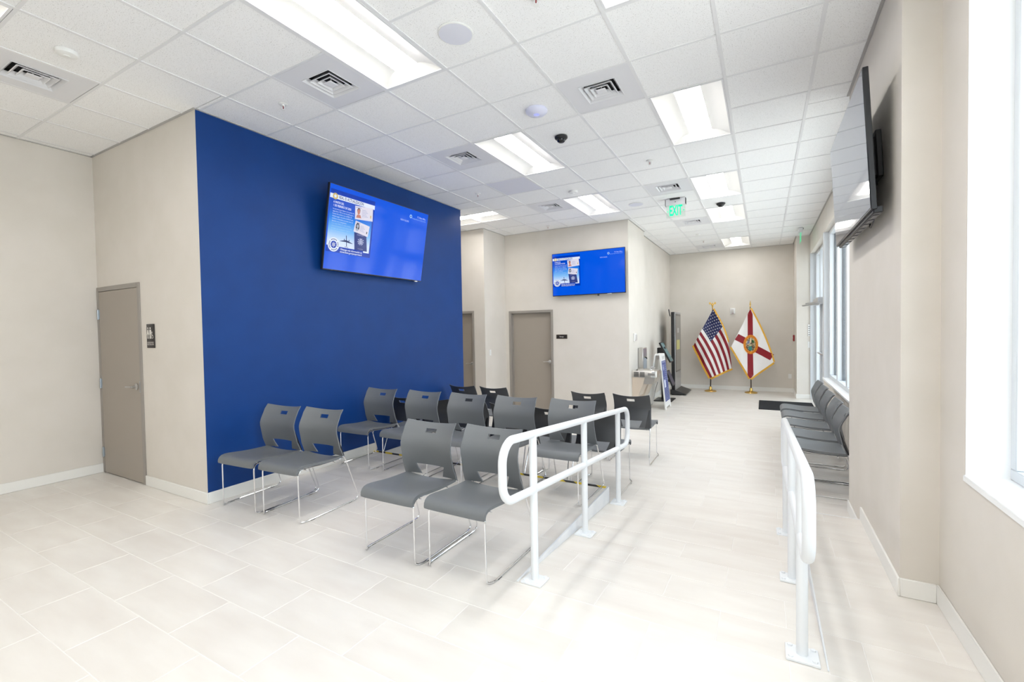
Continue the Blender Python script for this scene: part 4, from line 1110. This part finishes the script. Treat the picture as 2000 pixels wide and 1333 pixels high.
# ------------------------------------------------------------------ A-frame sign
t = empty('a_frame_sign', (-1.89, 9.70, LOW), 0, 'white A-frame sidewalk sign with a blue poster beside the fountains', 'sign')
def panel(xb, xtp, hwb, hwt, zt):
    """tapered plastic panel with feet, local coords"""
    mb = MB(); s = 1 if xb > xtp else -1
    dx = (xtp-xb)
    def q(y, z, d=0): return (xb+dx*z/zt+d*s, y, z)
    out = [(-hwb,0),(-hwb+.085,0),(-hwb+.10,.045),(hwb-.10,.045),(hwb-.085,0),(hwb,0),(hwt,zt-.03),(hwt-.03,zt),(-hwt+.03,zt),(-hwt,zt-.03)]
    n = len(out)
    vs = [q(y,z,0) for y,z in out]+[q(y,z,-.022) for y,z in out]
    mb.add(vs, [tuple(range(n)), tuple(range(n,2*n))[::-1]]+[(i,(i+1)%n,n+(i+1)%n,n+i) for i in range(n)])
    return mb
ZT = 1.115
panel(.165, .050, .285, .235, ZT).build('front_panel', M['plastic_white'], t)
panel(-.23, -.060, .285, .235, ZT).build('rear_panel', M['plastic_white'], t)
mb = MB(); mb.bbox(-.062,-.20,ZT-.03,.052,-.06,ZT+.004,.008,1); mb.bbox(-.062,.06,ZT-.03,.052,.20,ZT+.004,.008,1); mb.build('top_hinge', M['plastic_white'], t)
for yy in (-.09, 0.0, .09):
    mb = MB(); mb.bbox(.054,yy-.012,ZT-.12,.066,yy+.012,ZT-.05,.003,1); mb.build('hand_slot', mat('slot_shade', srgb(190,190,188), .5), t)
exv = Vector((0,1,0)); eyv = Vector((.050-.165,0,ZT)).normalized()
def sp(y, z, d=.003): 
    p = Vector((.165+(.050-.165)*z/ZT, y, z)); n = exv.cross(eyv); return p+n*d
mb = MB(); mb.add([sp(-.235,.155),sp(.245,.155),sp(.215,.975),sp(-.195,.975)], [(0,1,2,3)]); pst = mb.build('poster', M['sign_blue'], t)
pw = mat('poster_white_print', srgb(214,220,240), .5)
def ptxt(body, y, z, hh, mw): 
    p = sp(y, z, .0045); text('poster_text', body, hh, pw, pst, frame_mtx(p, exv, eyv), 'LEFT', maxw=mw)
ptxt('IMPORTANT NOTICE', -.155, .945, .045, .31)
p = MB(); p.add([sp(-.14,.78,.0045),sp(-.115,.78,.0045),sp(-.085,.90,.0045),sp(-.105,.90,.0045)], [(0,1,2,3)]); p.add([sp(-.06,.78,.0045),sp(-.035,.78,.0045),sp(-.075,.90,.0045),sp(-.095,.90,.0045)], [(0,1,2,3)]); p.add([sp(-.115,.82,.0045),sp(-.055,.82,.0045),sp(-.06,.84,.0045),sp(-.11,.84,.0045)], [(0,1,2,3)]); p.build('poster_emblem', pw, pst)
for k in range(9): ptxt('Renew your license online today', -.01 if k < 6 else -.16, .88-k*.04, .02, .17 if k < 6 else .32)
p = MB(); p.add([sp(-.175,.43,.0045),sp(-.01,.43,.0045),sp(-.01,.585,.0045),sp(-.17,.585,.0045)], [(0,1,2,3)]); p.build('poster_notice_box', pw, pst)
for k in range(8): ptxt('Please take a number and be seated', -.18, .40-k*.03, .018, .36)

# ------------------------------------------------------------------ self-service kiosks
t = empty('service_kiosk', (-1.99, 10.70, LOW), 0, 'black self-service kiosk with two tilted touch screens on one post', 'kiosk')
b = MB(); b.bbox(-.20,-.24,.001,.20,.28,.022,.006,1); b.build('base_plate', M['black'], t)
b = MB(); b.bbox(-.06,-.05,.02,.03,.05,1.22,.008,1); b.build('post', M['black'], t)
def touch(cx, cz, ln, wd, ang, mname):
    mt = Matrix.Translation((cx, 0, cz)) @ Matrix.Rotation(ang, 4, 'Y')
    b = MB(); b.bbox(-.018,-wd/2,-ln/2,.018,wd/2,ln/2,.006,1,mtx=mt); h = b.build('touch_screen', M['black'], t)
    b = MB(); b.add([tuple(mt@Vector(p)) for p in ((.0192,-wd/2+.018,-ln/2+.02),(.0192,wd/2-.018,-ln/2+.02),(.0192,wd/2-.018,ln/2-.02),(.0192,-wd/2+.018,ln/2-.02))], [(0,1,2,3)]); b.build('display', M[mname], h)
touch(.045, .945+.15, .50, .36, -math.radians(28), 'scr_teal')
b = MB(); b.bbox(-.14,-.09,1.02,.02,.09,1.20,.01,1); b.build('screen_bracket', M['black'], t)
touch(.13, .36+.15, .36, .34, -math.radians(22), 'off_screen')
b = MB(); b.bbox(-.02,-.03,.42,.12,.03,.48,.004,1); b.build('lower_arm', M['black'], t)
cb_ = MB(); cb_.tube([(-.05,-.06,.78),(-.10,-.16,.50),(-.17,-.22,.20),(-.20,-.20,.03)], .006, 6); cb_.build('power_cord', M['black'], t)
t = empty('display_kiosk', (-1.95, 12.03, LOW), 0, 'tall black and silver floor-standing display kiosk in the far left corner', 'kiosk')
b = MB(); b.bbox(-.045,-.41,.06,.04,.41,2.035,.012,2); b.build('cabinet', M['black'], t)
b = MB(); b.bbox(.038,-.41,.07,.052,.41,2.03,.003,1); b.build('silver_front', M['alu_grey'], t)
b = MB(); b.bbox(.050,-.36,.55,.056,.39,1.99,.002,1); b.build('glass_bezel', M['black_gloss'], t)
b = MB(); b.add([(.0565,-.33,.58),(.0565,.33,.58),(.0565,.33,1.94),(.0565,-.33,1.94)], [(0,1,2,3)]); d = b.build('display', M['scr_kiosk'], t)
b = MB(); b.add([(.0572,-.24,1.10),(.0572,.22,1.10),(.0572,.22,1.34),(.0572,-.24,1.34)], [(0,1,2,3)]); b.build('yellow_panel', M['scr_yellow'], d)
b = MB()
for k in range(3): b.add([(.0572,-.13+k*.085,1.52),(.0572,-.07+k*.085,1.52),(.0572,-.07+k*.085,1.64),(.0572,-.13+k*.085,1.64)], [(0,1,2,3)])
b.build('display_icons', emat('kiosk_icon', (215,215,212), .5), d)
b = MB(); b.prism([(-.06,-.48,.02),(.29,-.44,.02),(.29,-.44,.035),(.06,-.46,.12),(-.06,-.48,.13)], (0,.92,0)); b.build('base', M['black'], t)
for (x, y) in ((.22,-.38),(.22,.38),(-.02,-.42),(-.02,.38)):
    b = MB(); b.lathe([(.028,-.012),(.028,.012)], (x,y,.029), 14, 'Y'); b.build('caster', M['black'], t)
b = MB(); b.tube([(-.06,-.43,1.93),(-.075,-.46,2.02),(-.085,-.47,2.10)], .012, 6); b.build('antenna', M['black'], t)

# ------------------------------------------------------------------ entrance mat
mb = MB(); mb.bbox(-.10,10.22,LOW+.0005,.88,11.42,LOW+.011,.004,1)
tag(mb.build('entrance_mat', M['mat']), 'charcoal entrance mat on the floor before the glass door', 'mat')

# ------------------------------------------------------------------ flags
FYB = 12.60
def flag_stand(x, yb, label, eagle):
    t = empty('flag', (x, yb, LOW), 0, label, 'flag')
    mb = MB(); mb.lathe([(.142,.001),(.145,.012),(.135,.024),(.10,.034),(.05,.042),(.034,.060),(.030,.115),(.024,.125),(.0001,.126)], n=28); mb.build('base', M['gold'], t)
    dx = .06 if eagle else -.01
    mb = MB(); mb.tube([(0,0,.10),(dx,0,2.12)], .014, 10); mb.build('pole', M['wood'], t)
    mb = MB(); mb.lathe([(.016,2.07),(.022,2.085),(.014,2.10),(.012,2.13),(.018,2.145),(.010,2.16)], (dx,0,0), 14); mb.build('ferrule', M['gold'], t)
    fi = MB()
    if eagle:
        fi.lathe([(.016,2.15),(.022,2.165),(.010,2.18)], (dx,0,0), 12)
        fi.lathe([(.0001,2.165),(.022,2.185),(.026,2.215),(.016,2.245),(.013,2.262),(.0001,2.272)], (dx,0,0), 12)
        for s in (-1, 1):
            wing = [(dx+s*.012,2.205),(dx+s*.03,2.255),(dx+s*.055,2.285),(dx+s*.078,2.278),(dx+s*.082,2.24),(dx+s*.072,2.215),(dx+s*.064,2.238),(dx+s*.052,2.222),(dx+s*.044,2.232),(dx+s*.032,2.205),(dx+s*.02,2.195)]
            fi.prism([(x_,-.008,z_) for x_,z_ in wing], (0,.012,0))
        fi.tube([(dx,0,2.262),(dx,-.02,2.265),(dx,-.03,2.258)], [.010,.007,.002], 6)
    else:
        fi.lathe([(.014,2.15),(.009,2.165),(.020,2.185),(.014,2.215),(.004,2.28),(.0001,2.295)], (dx,0,0), 10)
    fi.build('finial', M['gold'], t)
    return t
def cloth_y(x, z, ph):
    """depth of the draped cloth (local), soft vertical folds"""
    return -.072-.028*math.sin(9*x+2.2*z+ph)-.014*math.sin(21*x-5*z+ph*2)
def lerp2(P, a, b):
    (T_, L_, B_, R_) = P
    return ((1-a)*(1-b)*T_[0]+(1-a)*b*L_[0]+a*b*B_[0]+a*(1-b)*R_[0], (1-a)*(1-b)*T_[1]+(1-a)*b*L_[1]+a*b*B_[1]+a*(1-b)*R_[1])
def drape(mb, fn, a0, a1, b0, b1, na, nb, ph, d):
    vs = []
    for i in range(na+1):
        for j in range(nb+1):
            x, z = fn(a0+(a1-a0)*i/na, b0+(b1-b0)*j/nb); vs.append((x, cloth_y(x, z, ph)-d, z))
    W = nb+1
    mb.add(vs, [(i*W+j, i*W+j+1, (i+1)*W+j+1, (i+1)*W+j) for i in range(na) for j in range(nb)], True)
def fringe(mb, line, ph, w=.045, d=.001):
    """gold fringe hanging outside the edge polyline (x,z pairs ordered clockwise)"""
    pts = []
    for k in range(len(line)-1):
        for q in range(8):
            s = q/8; pts.append((line[k][0]*(1-s)+line[k+1][0]*s, line[k][1]*(1-s)+line[k+1][1]*s))
    pts.append(line[-1]); vs = []
    for k, (x, z) in enumerate(pts):
        a = pts[max(k-1,0)]; b = pts[min(k+1,len(pts)-1)]
        tx, tz = b[0]-a[0], b[1]-a[1]; l = math.hypot(tx, tz) or 1; nx_, nz_ = -tz/l, tx/l
        vs += [(x, cloth_y(x,z,ph)-d, z), (x+nx_*w, cloth_y(x,z,ph)-d+.004, z+nz_*w)]
    mb.add(vs, [(2*k,2*k+1,2*k+3,2*k+2) for k in range(len(pts)-1)], True)
# national flag: hoist edge runs T-L, stripes run from it to the fly edge B-R
fx, fy = -1.205, 12.60
US = flag_stand(fx, fy, 'United States flag with gold fringe on a gold stand, left of the pair', True)
loc = lambda x, z: (x-fx, z-LOW)
bt = {'T': loc(-1.129,1.955), 'L': loc(-1.595,1.035), 'B': loc(-1.205,.20), 'R': loc(-.705,.465)}
V0R = .22     # the upper stripes fold behind at the fly end
def us(a, b):
    """a along the stripes 0..1, b across the stripes 0 (top) .. 1"""
    v0 = V0R*min(1, a*1.0)
    bb = max(0.0, (b-v0)/(1-v0))
    # right edge bulges outward
    T_, L_, B_, R_ = bt['T'], bt['L'], bt['B'], bt['R']
    top = ((1-a)*T_[0]+a*R_[0]+.055*math.sin(math.pi*a)*1.6, (1-a)*T_[1]+a*R_[1]+.055*math.sin(math.pi*a))
    bot = ((1-a)*L_[0]+a*B_[0], (1-a)*L_[1]+a*B_[1]-.01*math.sin(math.pi*a))
    return (top[0]*(1-bb)+bot[0]*bb, top[1]*(1-bb)+bot[1]*bb)
UL = .335; UB = 7/13
cl = MB(); wh = MB(); bl = MB()
for k in range(13):
    b0, b1 = k/13, (k+1)/13
    a0 = UL if k < 7 else 0.0
    # stop where the stripe folds out of sight
    a1 = 1.0 if b1 > V0R+.001 else min(1.0, b1/V0R)
    if a1 <= a0: continue
    drape(cl if k % 2 == 0 else wh, us, a0, a1, b0, b1, 26, 3, .6, 0)
drape(bl, us, 0, UL, 0, UB, 10, 14, .6, 0)
cl.build('red_stripes', M['flag_red2'], US); wh.build('white_stripes', M['flag_white'], US); bl.build('union', M['flag_blue'], US)
st = MB()
for r_ in range(9):
    n = 6 if r_ % 2 == 0 else 5
    for c_ in range(n):
        a = UL*((c_+.5)/6 if n == 6 else (c_+1)/6); b = UB*(r_+.6)/9.2
        x, z = us(a, b); y = cloth_y(x, z, .6)-.003; R_ = .017
        st.add([(x+R_*(1 if q%2==0 else .42)*math.cos(math.pi/2+math.pi*q/5), y, z+R_*(1 if q%2==0 else .42)*math.sin(math.pi/2+math.pi*q/5)) for q in range(10)], [tuple(range(10))])
st.build('stars', M['flag_white'], US)
fr = MB()
fringe(fr, [us(a/10, 1.0) for a in range(10, -1, -1)][::1], .6, .045) if False else None
def edge(fn, pts): return [fn(*p) for p in pts]
fringe(fr, edge(us, [(k/10, 1.0) for k in range(11)]), .6, -.045)
fringe(fr, edge(us, [(1.0, 1-(1-V0R)*k/8) for k in range(9)]), .6, -.045)
fringe(fr, edge(us, [(1-k/10*1.0, V0R*(1-k/10)) for k in range(4, 11)]), .6, -.035)
fr.build('fringe', M['gold_fringe'], US)
# state flag: white field, red saltire, round seal
gx2, gy2 = -.286, 12.64
FL = flag_stand(gx2, gy2, 'white state flag with red saltire and round seal on a gold stand', False)
loc2 = lambda x, z: (x-gx2, z-LOW)
Tp, Lp, Bp, Rp = loc2(-.293,1.935), loc2(-.717,1.003), loc2(-.299,.215), loc2(.195,.63)
def fl(a, b):
    x, z = lerp2((Tp, Lp, Bp, Rp), a, b)
    bl_ = 4*a*(1-a)*(1-b)
    return (x+.034*bl_, z+.018*bl_)
mb = MB(); drape(mb, fl, 0, 1, 0, 1, 26, 26, 2.0, 0); mb.build('white_field', M['flag_white'], FL)
def strip(mb, line, hw, d):
    """band of half-width hw along a polyline of (x,z)"""
    vs = []; pts = []
    for k in range(len(line)-1):
        for q in range(14): s = q/14; pts.append((line[k][0]*(1-s)+line[k+1][0]*s, line[k][1]*(1-s)+line[k+1][1]*s))
    pts.append(line[-1])
    for k, (x, z) in enumerate(pts):
        a = pts[max(k-1,0)]; b = pts[min(k+1,len(pts)-1)]; l = math.hypot(b[0]-a[0], b[1]-a[1]) or 1
        nx_, nz_ = -(b[1]-a[1])/l, (b[0]-a[0])/l; h_ = hw[0]+(hw[1]-hw[0])*k/(len(pts)-1)
        for q in (-1, -.33, .33, 1): X, Z = x+nx_*h_*q, z+nz_*h_*q; vs.append((X, cloth_y(X,Z,2.0)-d, Z))
    mb.add(vs, [(4*k+q, 4*k+q+1, 4*k+5+q, 4*k+4+q) for k in range(len(pts)-1) for q in range(3)], True)
mb = MB()
strip(mb, [loc2(-.293,1.915), loc2(-.298,1.80)], (.005,.055), .003)
strip(mb, [loc2(-.298,1.80), loc2(-.295,1.163), loc2(-.300,.826), loc2(-.294,.30)], (.055,.064), .003)
strip(mb, [loc2(-.294,.30), loc2(-.297,.225)], (.064,.012), .003)
strip(mb, [loc2(-.598,1.245), loc2(-.40,1.13), loc2(-.165,.94), loc2(.165,.745)], (.082,.080), .003)
mb.build('red_saltire', M['flag_red'], FL)
c = loc2(-.287,1.054)
def seal_disc(rx, rz, d, material, name, n=32):
    mb = MB(); vs = []; NR = 6
    for q in range(NR+1):
        for k in range(n):
            X = c[0]+rx*q/NR*math.cos(2*math.pi*k/n); Z = c[1]+rz*q/NR*math.sin(2*math.pi*k/n)
            vs.append((X, cloth_y(X, Z, 2.0)-.008-d, Z))
    mb.add(vs, [(q*n+k, q*n+(k+1)%n, (q+1)*n+(k+1)%n, (q+1)*n+k) for q in range(NR) for k in range(n)], True); return mb.build(name, material, FL)
seal_disc(.160, .235, .0, M['seal_orange'], 'seal_ring')
seal_disc(.108, .172, .003, noisy(mat('seal_scene', (.2,.15,.08), .7), 26, srgb(70,52,40), srgb(196,178,140), lo=.42, hi=.6), 'seal_scene')
def sp_(pts, material, name, d=.006):
    mb = MB(); mb.add([(c[0]+x, cloth_y(c[0]+x,c[1]+z,2.0)-.010-d, c[1]+z) for x,z in pts], [tuple(range(len(pts)))]); mb.build(name, material, FL)
sp_([(-.05,-.05),(.02,-.04),(.03,-.13),(-.005,-.155),(-.05,-.135)], mat('seal_water', srgb(58,128,120), .7), 'seal_water')
sp_([(-.045,-.045),(.015,-.03),(.0,-.075),(-.04,-.08)], mat('seal_grass', srgb(170,160,40), .7), 'seal_grass', .007)
sp_([(.02,.10),(.045,.12),(.075,.07),(.06,.02),(.03,.05)], mat('seal_palm', srgb(40,92,44), .7), 'seal_palm')
sp_([(.02,.05),(.03,.05),(.05,-.10),(.035,-.10)], mat('seal_trunk', srgb(110,70,40), .7), 'seal_trunk', .007)
sp_([(-.015,.15),(.005,.165),(.012,.06),(.0,.03),(-.02,.08)], mat('seal_sail', srgb(226,206,170), .7), 'seal_sail', .007)
sp_([(-.07,.08),(-.03,.10),(-.03,.03),(-.08,.0)], mat('seal_sky', srgb(110,118,150), .7), 'seal_sky')
lt = MB()
for k in range(34):
    if k in (25, 26): continue
    a = 2*math.pi*k/34; cx_, cz_ = c[0]+.134*math.cos(a), c[1]+.204*math.sin(a); y = cloth_y(cx_, cz_, 2.0)-.012
    lt.add([(cx_-.006,y,cz_-.009),(cx_+.006,y,cz_-.009),(cx_+.006,y,cz_+.009),(cx_-.006,y,cz_+.009)], [(0,1,2,3)])
lt.build('seal_lettering', M['flag_red'], FL)
fr = MB()
fringe(fr, edge(fl, [(k/10, 1.0) for k in range(11)]), 2.0, -.042)
fringe(fr, edge(fl, [(1.0, 1-k/10) for k in range(11)]), 2.0, -.042)
fringe(fr, edge(fl, [(1-k/10, 0.0) for k in range(11)]), 2.0, -.036)
fr.build('fringe', M['gold_fringe'], FL)
